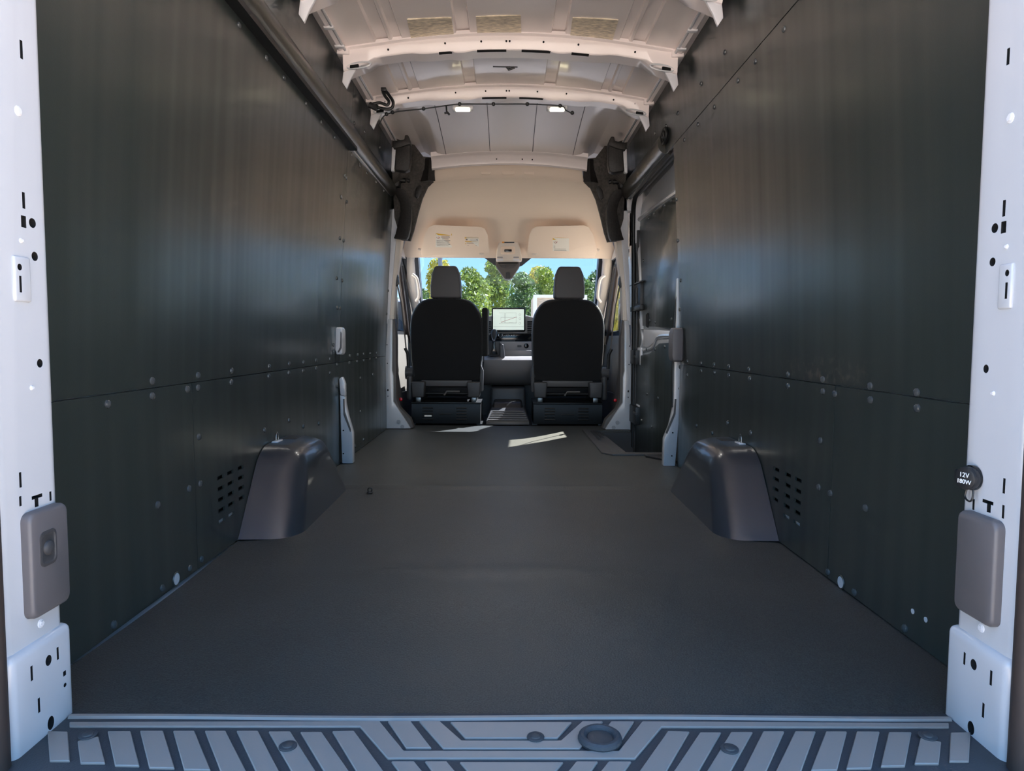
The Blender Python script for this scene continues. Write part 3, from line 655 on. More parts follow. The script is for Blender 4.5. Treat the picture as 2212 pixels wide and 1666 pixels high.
# ================================================================== CENTRE PILLARS (white, between the panels) AND GRAB HANDLES
t = thing('body_pillar', (-.86, 3.69, 0), 'narrow white body pillar showing between the left wall panels', 'pillar', None, 'structure')
part('pillar_cap', pry([xz(*q, 3.665) for q in ((733,819),(739,814),(745,829),(746,856),(736,853))], 3.655, 3.70), 'white_paint', t, bevel=.004)
part('pillar_column', pry([xz(*q, 3.67) for q in ((735,853),(745,856),(746,872),(752,900),(762,935),(763,1001),(740,1001),(737,930))], 3.66, 3.71), 'white_paint', t, bevel=.004)
part('inner_channel', pry([xz(*q, 3.655) for q in ((741,862),(744,862),(745,890),(758,928),(757,934),(742,896))], 3.652, 3.662), 'trim_grey', t, bevel=.001)
for q in ((742,930),(742,980)): part('bolt_hole', disc(ony(*q, 3.662), (0, -1, 0), .004, .004, 10), 'hollow_shade', t)
t = thing('body_pillar', (.86, 3.6, 0), 'white body pillar at the rear edge of the sliding door opening', 'pillar', None, 'structure')
part('pillar_column', pry([xz(*q, 3.645) for q in ((1465,600),(1469,640),(1471,700),(1471,800),(1467,900),(1458,1008),(1433,1008),(1435,948),(1447,920),(1456,880),(1457,800),(1461,700))], 3.64, 3.69), 'white_paint', t, bevel=.004)
part('inner_channel', pry([xz(*q, 3.636) for q in ((1458,862),(1461,862),(1459,895),(1441,938),(1438,935),(1455,893))], 3.633, 3.642), 'trim_grey', t, bevel=.001)
part('door_seal', tube(smoothpath([ony(*q, 3.67) for q in ((1467,625),(1460,665),(1456,720),(1454,800),(1453,880))]), .008, 8), 'rubber', t)
for q in ((1453,935),(1451,985)): part('bolt_hole', disc(ony(*q, 3.641), (0, -1, 0), .004, .004, 10), 'hollow_shade', t)
def handle(px0, px1, pyt, pyb, Y, m, label, s):
    a_, b_ = ony(px0, pyt, Y), ony(px1, pyb, Y); t = thing('grab_handle', ((a_.x+b_.x)/2, Y, b_.z), label, 'handle')
    xo, xi = (b_.x, a_.x)
    pf = lambda y, k: [(x, y, (a_.z+b_.z)/2+(z-(a_.z+b_.z)/2)*k) for x, z in ([(a_.x, b_.z+.03), (a_.x+.006*1, b_.z), (b_.x-.004, b_.z), (b_.x, b_.z+.012), (b_.x, a_.z-.012), (b_.x-.004, a_.z), (a_.x+.006, a_.z), (a_.x, a_.z-.03)])]
    part('grip', loft([pf(Y-.012, .93), pf(Y, 1), pf(Y+.05, 1), pf(Y+.075, .9)]), m, t, bevel=.005, seg=3)
    return t
h = handle(724, 740, 707, 767, 3.60, 'white_paint', 'white plastic grab handle on the left wall seam', -1)
part('recess', pry([xz(*q, 3.595) for q in ((737,716),(739,720),(739,752),(733,762),(731,760),(736,750))], 3.577, 3.60), 'grey_plastic', h, bevel=.002)
h = handle(1452, 1474, 708, 782, 3.55, 'grey_plastic', 'dark grey grab handle beside the sliding door opening', 1)
part('mount', pry([xz(*q, 3.56) for q in ((1470,708),(1477,716),(1478,772),(1472,783))], 3.55, 3.64), 'black_plastic', h, bevel=.003)

# ================================================================== FRONT DOOR PILLARS (B-pillars)
def bpillar(s):
    lab = 'white and grey door pillar at the front of the %s' % ('left wall' if s < 0 else 'sliding door opening')
    t = thing('front_pillar', (s*.86, 5.12, 0), lab, 'pillar', None, 'structure')
    W = lambda pts, Y: [xz(*q, Y) for q in pts]
    part('pillar_skin', mir(pry(W([(832,926),(833,760),(838,690),(848,690),(847,800),(850,812),(850,868),(887,926)], 5.10), 5.095, 5.14), s), 'white_paint', t, bevel=.004)
    part('upper_skin', mir(pry(W([(845,415),(862,425),(873,450),(872,470),(862,490),(856,512),(848,600),(840,700),(834,700)], 5.10), 5.10, 5.15), s), 'white_satin', t, bevel=.003)
    part('upper_trim', mir(pry(W([(852,512),(868,516),(864,548),(855,610),(851,690),(842,690),(846,600)], 5.12), 5.115, 5.22), s), 'beige_trim', t, bevel=.006, seg=3)
    part('lower_trim', mir(pry(W([(843,688),(852,688),(856,730),(856,860),(862,880),(886,905),(893,925),(880,926),(850,868),(850,812),(846,800)], 5.13), 5.125, 5.22), s), 'trim_grey', t, bevel=.006, seg=3)
    for q in ((861,911),(869,922)): part('pillar_plug', mir(disc(ony(*q, 5.094), (0, -1, 0), .0145, .003, 18), s), 'plug', t)
    for q in ((836,745),(837,785),(838,843),(838,856)): part('bolt_hole', mir(disc(ony(*q, 5.094), (0, -1, 0), .0055 if q[1] == 843 else .004, .002, 10, rz=1.6 if q[1] == 843 else 1), s), 'hollow_shade', t)
    # outer jamb that closes the body behind the trims
    part('jamb', J(box(*sorted((s*.90, s*.97)), 5.10, 5.24, -.3, 1.75), box(*sorted((s*.80, s*.97)), 5.10, 5.2, 1.6, 2.1)), 'white_satin', t)
    # seat belt with its guide
    be = thing('seat_belt', (s*.84, 5.2, .3), 'grey seat belt hanging from the %s front pillar' % ('left' if s < 0 else 'right'), 'seat belt')
    part('guide', mir(pry(W([(852,604),(857,588),(861,600),(862,612),(857,620),(853,612)], 5.15), 5.13, 5.17), s), 'black_plastic', be, bevel=.003)
    part('webbing', mir(loft([[ony(a_, c, y), ony(b_, c, y), ony(b_, c, y+.003), ony(a_, c, y+.003)] for a_, b_, c, y in ((856,859,610,5.19),(866,869,660,5.25),(874,877,735,5.3),(879,882,790,5.34))]), s), 'trim_grey', be)
    part('belt_anchor', mir(tube([ony(875,752,5.3), ony(881,765,5.3), ony(882,795,5.3)], .012, 8), s), 'black_plastic', be)
    return t
bpillar(-1); bpillar(1)

# black moulded trims at the top of each front pillar
def upper_trim(s):
    t = thing('corner_trim', (s*.75, 5.03, 1.45), 'black moulded felt trim at the upper %s corner behind the cab' % ('left' if s < 0 else 'right'), 'trim panel', 'corner trims behind the cab')
    A = lambda pts, y0, y1, Y=5.03: mir(pry([xz(*q, Y) for q in pts], y0, y1), s)
    def YB(px, py):
        top = 4.66+(5.0-4.66)*min(1, max(0, (px-852)/60)); k = min(1, max(0, (py-368)/34)); return top+(5.085-top)*k
    bp_ = [(846,300),(866,298),(884,297),(899,318),(914,338),(938,341),(940,392),(924,402),(912,428),(903,460),(893,500),(886,520),(866,518),(852,470),(850,412),(847,368)]
    cen = ony(884, 380, 5.02)
    front = [ony(*q, YB(*q)) for q in bp_]; back = [v+Vector((0, .035, 0)) for v in front]; n_ = len(bp_)
    part('backing_panel', mir((front+back+[cen, cen+Vector((0, .035, 0))], [(i, (i+1) % n_, 2*n_) for i in range(n_)]+[((i+1) % n_+n_, i+n_, 2*n_+1) for i in range(n_)]+[(i, i+n_, (i+1) % n_+n_, (i+1) % n_) for i in range(n_)]), s), 'felt', t, ang=50)
    part('hook_cover', J(A([(856,318),(887,310),(888,352),(885,368),(876,372),(853,368),(855,335)], 4.60, 4.665, 4.62)), 'felt_dark', t, bevel=.007, seg=3)
    part('hook_lip', A([(848,306),(870,303),(874,302),(875,293),(882,293),(887,305),(888,312),(868,319),(850,322)], 4.585, 4.65, 4.60), 'felt_dark', t, bevel=.006, seg=3)
    part('white_edge', A([(847,318),(854,318),(855,335),(851,369),(845,370)], 4.62, 4.66, 4.62), 'white_satin', t, bevel=.002)
    part('latch_box', J(A([(844,374),(874,372),(874,378),(856,380),(855,394),(866,394),(864,406),(848,409),(842,405)], 4.96, 5.04), A([(856,380),(874,378),(872,392),(856,393)], 5.0, 5.04)), 'felt_dark', t, bevel=.004)
    part('latch_pin', mir(tube([ony(858,389,4.99), ony(876,390,4.99)], .016, 12), s), 'black_plastic', t)
    part('pin_head', mir(tube([ony(880,390,4.99), ony(885,391,4.99)], .013, 12), s), 'black_plastic', t)
    part('curved_cover', mir(loft([[Vector(ony(a_, b_, 5.03))+Vector((0, dy, 0)) for (a_, b_), dy in zip((o_, i_, i_, o_), (-.03, -.055, 0, 0))] for o_, i_ in (((848,412),(864,409)),((857,423),(876,414)),((865,438),(886,430)),((868,455),(891,452)),((865,472),(891,475)),((860,490),(888,497)),((856,506),(884,514)),((852,516),(880,520)))]), s), 'felt_dark', t, bevel=.003, ang=45)
    part('front_flap', mir(loft([[ony(914,342,5.02), ony(926,341,4.97), ony(938,342,5.0), ony(938,342,5.05), ony(914,342,5.05)], [ony(916,365,5.02), ony(926,366,4.97), ony(938,366,5.0), ony(938,366,5.05), ony(916,365,5.05)], [ony(908,392,5.03), ony(924,390,4.99), ony(940,391,5.02), ony(940,391,5.05), ony(908,392,5.05)]]), s), 'felt_dark', t, ang=40)
    part('oval_recess', A([(896,425),(899,408),(906,400),(912,402),(910,416),(902,430)], 5.015, 5.04), 'felt_dark', t, bevel=.006)
    part('trim_clip', mir(disc(ony(903,346,5.03), (0, -1, 0), .008, .006, 12, dome=True), s), 'white_satin', t)
upper_trim(-1); upper_trim(1)

# ================================================================== SLIDING DOOR (right)
sd = thing('door_1', (.95, 4.4, -.25), 'closed white sliding door with black inner panels', 'sliding door', None, 'structure')
part('door_shell', prx([(3.66, -.30), (5.12, -.30), (5.12, 1.74), (3.66, 1.74)], .955, .985), 'white_paint', sd)
OX = lambda pts, X: [(lambda p_: (p_.y, p_.z))(onx(*q, X)) for q in pts]
part('door_frame', prx(OX([(1371,960),(1373,760),(1385,640),(1382,480),(1388,440),(1410,405),(1450,362)], .945)+[(3.66, 1.72), (3.66, -.25), (5.0, -.25)], .942, .956), 'white_paint', sd, bevel=.004)
up_ = part('upper_panel', prx(OX([(1390,704),(1389,640),(1386,560),(1384,490),(1388,478),(1462,424)], .935)+[(3.68, onx(1462,424,.935).z+.03), (3.68, onx(1460,712,.935).z)], .928, .936), 'panel', sd, bevel=.002)
fr = part('window_rim', tube(smoothpath([Vector((.938, *q)) for q in OX([(1388,712),(1386,640),(1383,560),(1380,492),(1386,470),(1463,414)], .938)]), .016, 8), 'white_paint', sd)
lo_ = part('lower_panel', prx(OX([(1372,772),(1408,763),(1416,752),(1427,742),(1458,740)], .935)+[(3.68, .53), (3.68, -.2), (5.05, -.2)], .926, .936), 'panel', sd, bevel=.002)
part('pressed_step', tube(smoothpath([Vector((.945, *q)) for q in OX([(1385,690),(1390,735),(1386,755),(1410,752),(1424,728),(1460,726)], .945)]), .014, 8), 'white_paint', sd)
part('arm_recess', prx(OX([(1392,712),(1460,716),(1460,730),(1424,732),(1400,750),(1390,748)], .942), .936, .944), 'white_satin', sd, bevel=.004)
def drivets(par, pts, X=.928):
    for q in pts:
        p_ = onx(*q, X); o = bpy.data.objects.new('rivet', RIV); o.rotation_euler = (0, 0, math.pi); link(o, par, p_)
drivets(up_, [(1402,471),(1413,461),(1436,444),(1450,433),(1390,563),(1404,693),(1416,696),(1451,690)])
drivets(lo_, [(1397,755),(1415,755),(1436,749),(1398,851),(1422,860),(1408,922),(1386,908)], .926)
part('pull_slot', prx(OX([(1396,680),(1400,676),(1402,690),(1400,708),(1396,706)], .928), .9255, .93), 'hollow_shade', up_)
# opening seal, latch and check hardware
sl_ = part('door_seal', tube(smoothpath([(.878, 3.72, 1.672), (.878, 4.4, 1.672), (.88, 4.85, 1.668), (.885, 5.0, 1.62), (.893, 5.055, 1.5), (.902, 5.06, 1.2), (.912, 5.06, .6), (.915, 5.06, -.12)]), .016, 10), 'rubber', sd)
part('track_cover', loft([[(.872, y, 1.700), (.862, y, 1.684), (.89, y, 1.676), (.93, y, 1.69)] for y in (3.74, 5.02)]), 'white_paint', sd, ang=20)
part('door_channel', box(.918, .934, 5.02, 5.05, -.15, 1.45), 'dark_grey_plastic', sd, bevel=.003)
def hw(name, px0, px1, py0, py1, X, d, m='black_plastic'):
    a_, b_ = onx(px0, py1, X), onx(px1, py0, X); g = part(name, box(X-d, X+.02, min(a_.y, b_.y), max(a_.y, b_.y), min(a_.z, b_.z), max(a_.z, b_.z)), m, sd, bevel=.004); return g
g = hw('door_latch', 1366, 1390, 606, 675, .93, .022); 
for yy in ((606, 620), (658, 675)): a_, b_ = onx(1364, yy[1], .915), onx(1388, yy[0], .915); part('latch_lug', box(.898, .93, b_.y, a_.y, a_.z, b_.z), 'black_plastic', g, bevel=.006)
part('latch_bar', tube([onx(1376, 622, .905), onx(1376, 656, .905)], .011, 10), 'dark_grey_plastic', g)
for y0_, y1_ in ((757, 784), (880, 906)):
    g = hw('check_bracket', 1362, 1382, y0_, y1_, .925, .03); a_ = onx(1372, (y0_+y1_)/2, .895); part('bracket_bolt', tube([a_+Vector((0, -.05, 0)), a_+Vector((0, .05, 0))], .009, 10), 'dark_grey_plastic', g)
    part('bracket_plate', box(.925, .94, 4.86, 4.99, onx(1380, y1_+4, .93).z, onx(1380, y0_-6, .93).z), 'white_satin', g, bevel=.003)
# step well
st = thing('entry_step', (.75, 4.5, -.25), 'recessed black entry step inside the sliding door', 'step')
part('step_tread', box(.565, .945, 3.98, 5.06, -.24, -.215), 'black_plastic', st)
part('step_riser', J(box(.55, .566, 3.98, 5.06, -.24, -.012), box(.55, .945, 3.965, 3.982, -.24, -.012), box(.55, .945, 5.05, 5.066, -.24, -.012)), 'dark_grey_plastic', st)
for i in range(4): part('tread_ridge', box(.70+.06*i, .72+.06*i, 4.05, 4.9, -.216, -.209), 'dark_grey_plastic', st, bevel=.002)
sp = thing('scuff_plate', (.63, 4.4, 0), 'dark plastic scuff plate edging the sliding door step', 'scuff plate')
part('plate', prz([(.545, 4.02), (.60, 3.955), (.91, 3.955), (.93, 4.0), (.93, 4.03), (.69, 4.03), (.655, 5.06), (.545, 5.06)], -.005, .010), 'dark_grey_plastic', sp, bevel=.003)
for k in range(3): part('tread_pad', prz([(.60+.03*k-.01, 4.50+.1*k), (.62+.03*k-.01, 4.50+.1*k), (.615+.02*k-.01, 4.95), (.60+.02*k-.01, 4.95)], .008, .013), 'black_plastic', sp, bevel=.001)
part('end_pad', prz([(.78, 3.90), (.90, 3.74), (.925, 3.74), (.925, 3.95), (.78, 3.95)], -.005, .011), 'black_plastic', sp, bevel=.003)

# ================================================================== HEADLINER
rows = [((939,355),(1258,356),4.985),((938,375),(1259,376),5.05),((936,393),(1262,395),5.055),((919,400),(1280,402),5.13),((905,440),(1296,442),5.42),((895,480),(1305,482),5.66),((880,515),(1318,517),5.90),((868,545),(1331,547),6.08),((866,556),(1333,558),6.14)]
def hl():
    R = []
    for L, Rr, Y in rows:
        a_, b_ = ony(*L, Y), ony(*Rr, Y); row = []
        for k in range(25):
            u = -1+2*k/24; x = (a_.x+b_.x)/2+(b_.x-a_.x)/2*u; cam_ = .035*(1-u*u) if Y < 5.15 else .03*(1-u**4)*max(0, (6.14-Y)/1.0)
            row.append((x, Y - (.10*abs(u)**5 if 5.15 < Y < 6.0 else 0), (a_.z+b_.z)/2 + cam_))
        R.append(row)
    V, Fc = loft(R, False, False)
    return V, Fc
hd = thing('headliner', (0, 5.6, 1.39), 'smooth beige moulded headliner rising above the cab', 'headliner', None, 'structure')
o = part('headliner_shell', hl(), 'beige', hd, ang=60)
md = o.modifiers.new('s', 'SOLIDIFY'); md.thickness = .012; md.offset = -1
md = o.modifiers.new('ss', 'SUBSURF'); md.levels = 1; md.render_levels = 2
for px in (1050, 1098, 1143):
    wd = 22 if px != 1098 else 28
    part('emboss', pry([xz(px+a_, 373+b_, 5.04) for a_, b_ in rrect(wd, 9, 4)], 5.037, 5.07), 'beige', hd, bevel=.003)
for s in (-1, 1):
    for q in ((903,467),(892,500)):
        part('trim_cap', mir(pry([xz(q[0]+a_, q[1]+b_, 5.62 if q[1] < 480 else 5.78) for a_, b_ in rrect(4 if q[1] < 480 else 7, 5 if q[1] < 480 else 12, 2)], 5.56 if q[1] < 480 else 5.70, 5.66 if q[1] < 480 else 5.84), s), 'beige_trim', hd, bevel=.002)
# sun visors
def visor(pts, label, stickers, hinge, clip):
    YV = lambda py: 5.583+(py-487)*.0060
    P3 = lambda px, py: ony(px, py, YV(py)); lean = lambda v, d: (v.x, v.y+d, v.z-d*.5)
    c = [P3(*q) for q in pts]; t = thing('sun_visor', (sum(v.x for v in c)/len(c), 5.8, min(v.z for v in c)), label, 'sun visor')
    vb = part('visor_body', prism([lean(v, 0) for v in c], [lean(v, .028) for v in c]), 'beige', t, bevel=.010, seg=4)
    bpy.context.view_layer.update(); vbl = wl(vb)
    def surf(px, py):
        ok, lo_c, nn, ii = vb.ray_cast(CAM-vbl, ray(px, py).normalized()); return (lo_c+vbl) if ok else P3(px, py)
    for (x0, y0, x1, y1), kind in stickers:
        def qd(a0, b0, a1, b1, d, m, nm, par):
            cs = [surf(*q) for q in ((a0, b0), (a1, b0+.02*(a1-a0)), (a1, b1+.02*(a1-a0)), (a0, b1))]
            return part(nm, prism([lean(v, -d-.0005) for v in cs], [lean(v, .001) for v in cs]), m, par)
        stk = qd(x0, y0, x1, y1, .0015, 'sticker', 'warning_label', t)
        qd(x0, y0, x1, y0+(4 if kind else 3.2), .0042, 'yellow', 'label_header', stk)
        if kind:
            p_ = Vector(lean(surf(x0+6, y0+8.5), -.0045)); part('no_symbol', tube([p_+Vector((.0135*math.cos(k*math.pi/10), 0, .0135*math.sin(k*math.pi/10))) for k in range(21)]+[p_+Vector((-.0135*.7*(2*k/4-1)*-1, 0, .0135*.7*(2*k/4-1)*-1)) for k in range(0)], .0014, 6), 'red', stk)
            part('no_symbol_figure', tube([p_+Vector((-.008, 0, .008)), p_+Vector((.008, 0, -.008))], .0016, 6), 'red', stk)
            ln = [(x0+12, y0+6), (x0+12, y0+8.5), (x0+14, y0+11.5), (x0+2, y0+15), (x0+2, y0+17.5), (x0+2, y0+20), (x0+2, y0+23), (x0+3, y0+26)]
        else:
            ln = [(x0+11, y0+5.5), (x0+11, y0+7.5), (x0+4, y0+12.5), (x0+6, y0+17)]
            qd(x0+1, y0+9, x1-1, y0+10.6, .0042, 'yellow', 'label_band', stk); qd(x0+1, y0+13.6, x1-1, y0+15.2, .0042, 'yellow', 'label_band', stk)
            qd(x0+2, y0+4.5, x0+6, y0+7, .0042, 'print', 'pictogram', stk); qd(x1-5, y0+5, x1-2, y0+8, .0042, 'print', 'pictogram', stk)
        for lx, ly in ln: qd(lx, ly, x1-3-random.random()*6, ly+.9, .0042, 'print', 'print_line', stk)
    a_ = P3(*hinge); part('visor_hinge', tube([a_+Vector((-.02, .02, .012)), a_+Vector((.02, .02, .004))], .011, 10), 'beige_trim', t)
    a_ = P3(*clip); part('visor_clip', pry([(a_.x+u_, a_.z+v_) for u_, v_ in rrect(.04, .016, .006)], a_.y-.012, a_.y+.05), 'beige_trim', t, bevel=.002)
visor([(908,543),(918,505),(926,491),(938,486),(1038,490),(1048,495),(1054,508),(1058,545),(1055,552),(910,550)], 'beige sun visor on the left carrying two warning labels', [((941,504,976,534), 1), ((1004,512,1034,532), 0)], (908,541), (1040,548))
visor([(1139,545),(1143,508),(1149,495),(1160,489),(1262,487),(1272,491),(1281,506),(1290,540),(1286,552),(1143,553)], 'beige sun visor on the right carrying a single warning label', [((1194,514,1229,542), 1)], (1290,541), (1155,549))
# overhead console and mirror / sensor housing
oc = thing('overhead_console', ony(1097, 560, 5.95), 'beige overhead console with map lamps at the top of the windscreen', 'console')
Y = 5.95; cs = [(1071,563),(1074,535),(1078,523),(1086,519),(1110,519),(1120,524),(1124,537),(1128,563)]
part('console_body', pry([xz(*q, Y) for q in cs], Y-.02, Y+.12), 'beige_trim', oc, bevel=.012, seg=4)
part('console_panel', pry([xz(1097+a_, 541+b_, Y-.02) for a_, b_ in rrect(32, 17, 4)], Y-.024, Y), 'beige', oc, bevel=.002)
part('switch', pry([xz(1097.5+a_, 541.5+b_, Y-.025) for a_, b_ in rrect(16, 5.5, 1.5)], Y-.030, Y), 'gloss_black', oc, bevel=.001)
ind = part('indicator_bar', pry([xz(1098+a_, 523.5+b_, Y-.022) for a_, b_ in rrect(26, 3.2, 1)], Y-.027, Y), 'dash_dark', oc)
part('indicator_lamp', pry([xz(1087+a_, 523.5+b_, Y-.027) for a_, b_ in rrect(5, 2.6, .6)], Y-.030, Y), 'amber', ind)
for px in (1080, 1115): 
    part('map_lamp', pry([xz(px+a_, 561+b_, Y-.022) for a_, b_ in rrect(14, 4, 1.5)], Y-.032, Y), 'white_satin', oc, bevel=.001)
    part('lamp_button', pry([xz(px+a_, 556+b_, Y-.022) for a_, b_ in rrect(12, 2.5, 1)], Y-.026, Y), 'plug', oc)
sh = thing('sensor_housing', ony(1097, 600, 6.1), 'dark triangular camera and sensor housing behind the windscreen', 'housing')
Y = 6.12
part('housing_shell', pry([xz(*q, Y) for q in ((1071,563),(1124,563),(1122,577),(1106,601),(1101,604),(1092,604),(1088,600),(1071,576))], Y-.02, Y+.10), 'trim_grey', sh, bevel=.008, seg=3)
part('vent_gap', pry([xz(*q, Y-.025) for q in ((1075,565),(1120,565),(1118,570),(1077,570))], Y-.026, Y), 'gloss_black', sh)
part('cover_rib', pry([xz(*q, Y-.025) for q in ((1077,572),(1094,573),(1094,580),(1083,578))], Y-.030, Y), 'dark_grey_plastic', sh, bevel=.002); part('cover_rib', pry([xz(*q, Y-.025) for q in ((1099,573),(1117,572),(1111,578),(1099,580))], Y-.030, Y), 'dark_grey_plastic', sh, bevel=.002)
part('camera', pry([xz(*q, Y-.03) for q in ((1093,589),(1101,589),(1102,603),(1092,603))], Y-.045, Y), 'dash_dark', sh, bevel=.004)
part('frit_band', pry([xz(*q, 6.22) for q in ((1040,553),(1154,553),(1128,574),(1099,586),(1070,574))], 6.22, 6.225), 'dash_dark', sh)

# ================================================================== WINDSCREEN, A-PILLARS, FRONT DOORS, COWL
ws = thing('window_1', (0, 6.9, .78), 'wide windscreen looking out onto trees', 'windscreen', None, 'structure')
zt_ = ony(1100, 548, 6.16).z
part('glass_pane', prism([(-.93, 6.95, .74), (.93, 6.95, .74), (.86, 6.18, zt_+.02), (-.86, 6.18, zt_+.02)], [(-.93, 6.955, .745), (.93, 6.955, .745), (.86, 6.185, zt_+.025), (-.86, 6.185, zt_+.025)]), 'windscreen', ws)
for s in (-1, 1):
    t = thing('pillar_trim', (s*.8, 6.4, .7), 'beige %s windscreen pillar trim with grab handle' % ('left' if s < 0 else 'right'), 'pillar trim', None, 'structure')
    R = []
    for (a_, b_), c, Y in (((866,896),545,6.12),((868,894),562,6.18),((874,897),600,6.32),((881,903),640,6.48),((886,908),670,6.62),((892,914),705,6.78)):
        p0, p1 = ony(a_, c, Y), ony(b_, c, Y); R.append([p0, p0.lerp(p1, .35)+Vector((0, -.035, 0)), p0.lerp(p1, .8)+Vector((0, -.02, 0)), p1, p1+Vector((0, .05, 0)), p0+Vector((0, .08, 0))])
    part('trim_cover', mir(loft(R), s), 'beige_trim', t, ang=60)
    part('grab_handle', mir(tube(smoothpath([ony(891,593,6.20), ony(900,601,6.19), ony(904,620,6.23), ony(905,640,6.30), ony(899,650,6.36)]), .014, 8), s), 'beige_trim', t)
    part('window_seal', mir(tube(smoothpath([ony(860,560,5.55), ony(865,600,5.75), ony(873,660,6.02), ony(882,740,6.3)]), .022, 8), s), 'rubber_brown', t)
    part('outer_pillar', mir(loft([[(-.93, 6.0, 1.45), (-.80, 6.18, 1.42), (-.80, 6.3, 1.42), (-.93, 6.15, 1.45)], [(-.97, 6.95, .7), (-.84, 6.95, .7), (-.84, 7.1, .7), (-.97, 7.1, .7)]]), s), 'dash_dark', t)
    # door
    d = thing('door_%d' % (2 if s < 0 else 3), (s*.9, 5.7, 0), '%s cab door with beige and grey lining' % ('left' if s < 0 else 'right'), 'cab door', None, 'structure')
    part('door_shell', mir(prx([(5.24, -.3), (6.95, -.3), (6.95, .72), (5.24, .72)], -.985, -.93), s), 'white_satin', d)
    part('door_lining', mir(loft([[(-.90, 5.25, -.02), (-.90, 6.9, -.02), (-.93, 6.9, -.02), (-.93, 5.25, -.02)], [(-.86, 5.25, .12), (-.86, 6.9, .12), (-.93, 6.9, .12), (-.93, 5.25, .12)], [(-.855, 5.25, .42), (-.855, 6.9, .42), (-.93, 6.9, .42), (-.93, 5.25, .42)], [(-.885, 5.25, .58), (-.885, 6.9, .58), (-.93, 6.9, .58), (-.93, 5.25, .58)], [(-.90, 5.25, .70), (-.90, 6.9, .70), (-.95, 6.9, .70), (-.95, 5.25, .70)]]), s), 'beige_door', d, ang=60)
    part('door_pocket', mir(prx([(5.26, -.02), (6.9, -.02), (6.9, .2), (5.5, .24), (5.26, .5)], -.862, -.845), s), 'trim_grey', d, bevel=.004)
    part('window_pane', mir(prx([(5.26, .70), (6.75, .70), (6.10, 1.34), (5.26, 1.40)], -.945, -.94), s), 'side_glass', d)
    part('window_frame', mir(J(prx([(5.24, .70), (5.31, .70), (5.31, 1.42), (5.24, 1.42)], -.955, -.925), prx([(5.24, 1.34), (6.12, 1.30), (6.14, 1.38), (5.24, 1.44)], -.955, -.92), prx([(6.06, 1.36), (6.14, 1.36), (6.86, .70), (6.74, .70)], -.955, -.92), prx([(5.25, .69), (6.85, .69), (6.85, .73), (5.25, .73)], -.955, -.92)), s), 'rubber', d)
    p_ = ony(866, 863, 5.22); part('reflector', mir(disc(p_, (0, -1, 0), .014, .012, 14, dome=True), s), 'red_lens', d, label='small red door lamp')
    m_ = thing('door_mirror', (s*1.12, 6.5, .85), '%s exterior door mirror seen through the cab window' % ('left' if s < 0 else 'right'), 'mirror')
    part('mirror_head', mir(box(-1.22, -1.03, 6.42, 6.56, .72, 1.06), s), 'black_plastic', m_, bevel=.03, seg=3); part('mirror_arm', mir(tube([(-.98, 6.55, .72), (-1.08, 6.5, .74)], .025, 8), s), 'black_plastic', m_)
# body shell above and ahead of the cab
cr = thing('cab_roof', (0, 5.6, 1.4), 'outer cab roof and front body shell', 'roof', None, 'structure')
part('roof_shell', loft([[(-.80, 4.9, 2.13), (.80, 4.9, 2.13), (.80, 4.9, 2.16), (-.80, 4.9, 2.16)], [(-.80, 5.3, 2.11), (.80, 5.3, 2.11), (.80, 5.3, 2.14), (-.80, 5.3, 2.14)], [(-.84, 5.8, 1.80), (.84, 5.8, 1.80), (.84, 5.83, 1.83), (-.84, 5.83, 1.83)], [(-.86, 6.18, 1.45), (.86, 6.18, 1.45), (.86, 6.22, 1.47), (-.86, 6.22, 1.47)]]), 'white_satin', cr)
for s in (-1, 1): part('roof_side', prx([(5.05, 1.36), (6.2, 1.36), (6.2, 1.46), (5.8, 1.82), (5.3, 2.13), (5.05, 2.14)], *sorted((s*.90, s*.96))), 'white_satin', cr)
for s in (-1, 1): part('roof_corner', loft([[(s*.78, 5.05, 2.15), (s*.97, 5.05, 2.13), (s*.97, 5.05, 2.09), (s*.78, 5.05, 2.1)], [(s*.78, 5.3, 2.13), (s*.97, 5.3, 2.12), (s*.97, 5.3, 2.08), (s*.78, 5.3, 2.08)], [(s*.80, 5.82, 1.82), (s*.97, 5.82, 1.82), (s*.97, 5.8, 1.78), (s*.80, 5.8, 1.78)], [(s*.82, 6.2, 1.47), (s*.97, 6.2, 1.46), (s*.97, 6.18, 1.4), (s*.82, 6.18, 1.4)]]), 'white_satin', cr)
part('bonnet', loft([[(-.95, 6.93, -.3), (.95, 6.93, -.3), (.95, 6.93, .74), (-.95, 6.93, .74)], [(-.95, 7.3, -.3), (.95, 7.3, -.3), (.9, 7.3, .58), (-.9, 7.3, .58)], [(-.92, 7.8, -.3), (.92, 7.8, -.3), (.8, 7.8, .36), (-.8, 7.8, .36)]]), 'white_satin', cr)

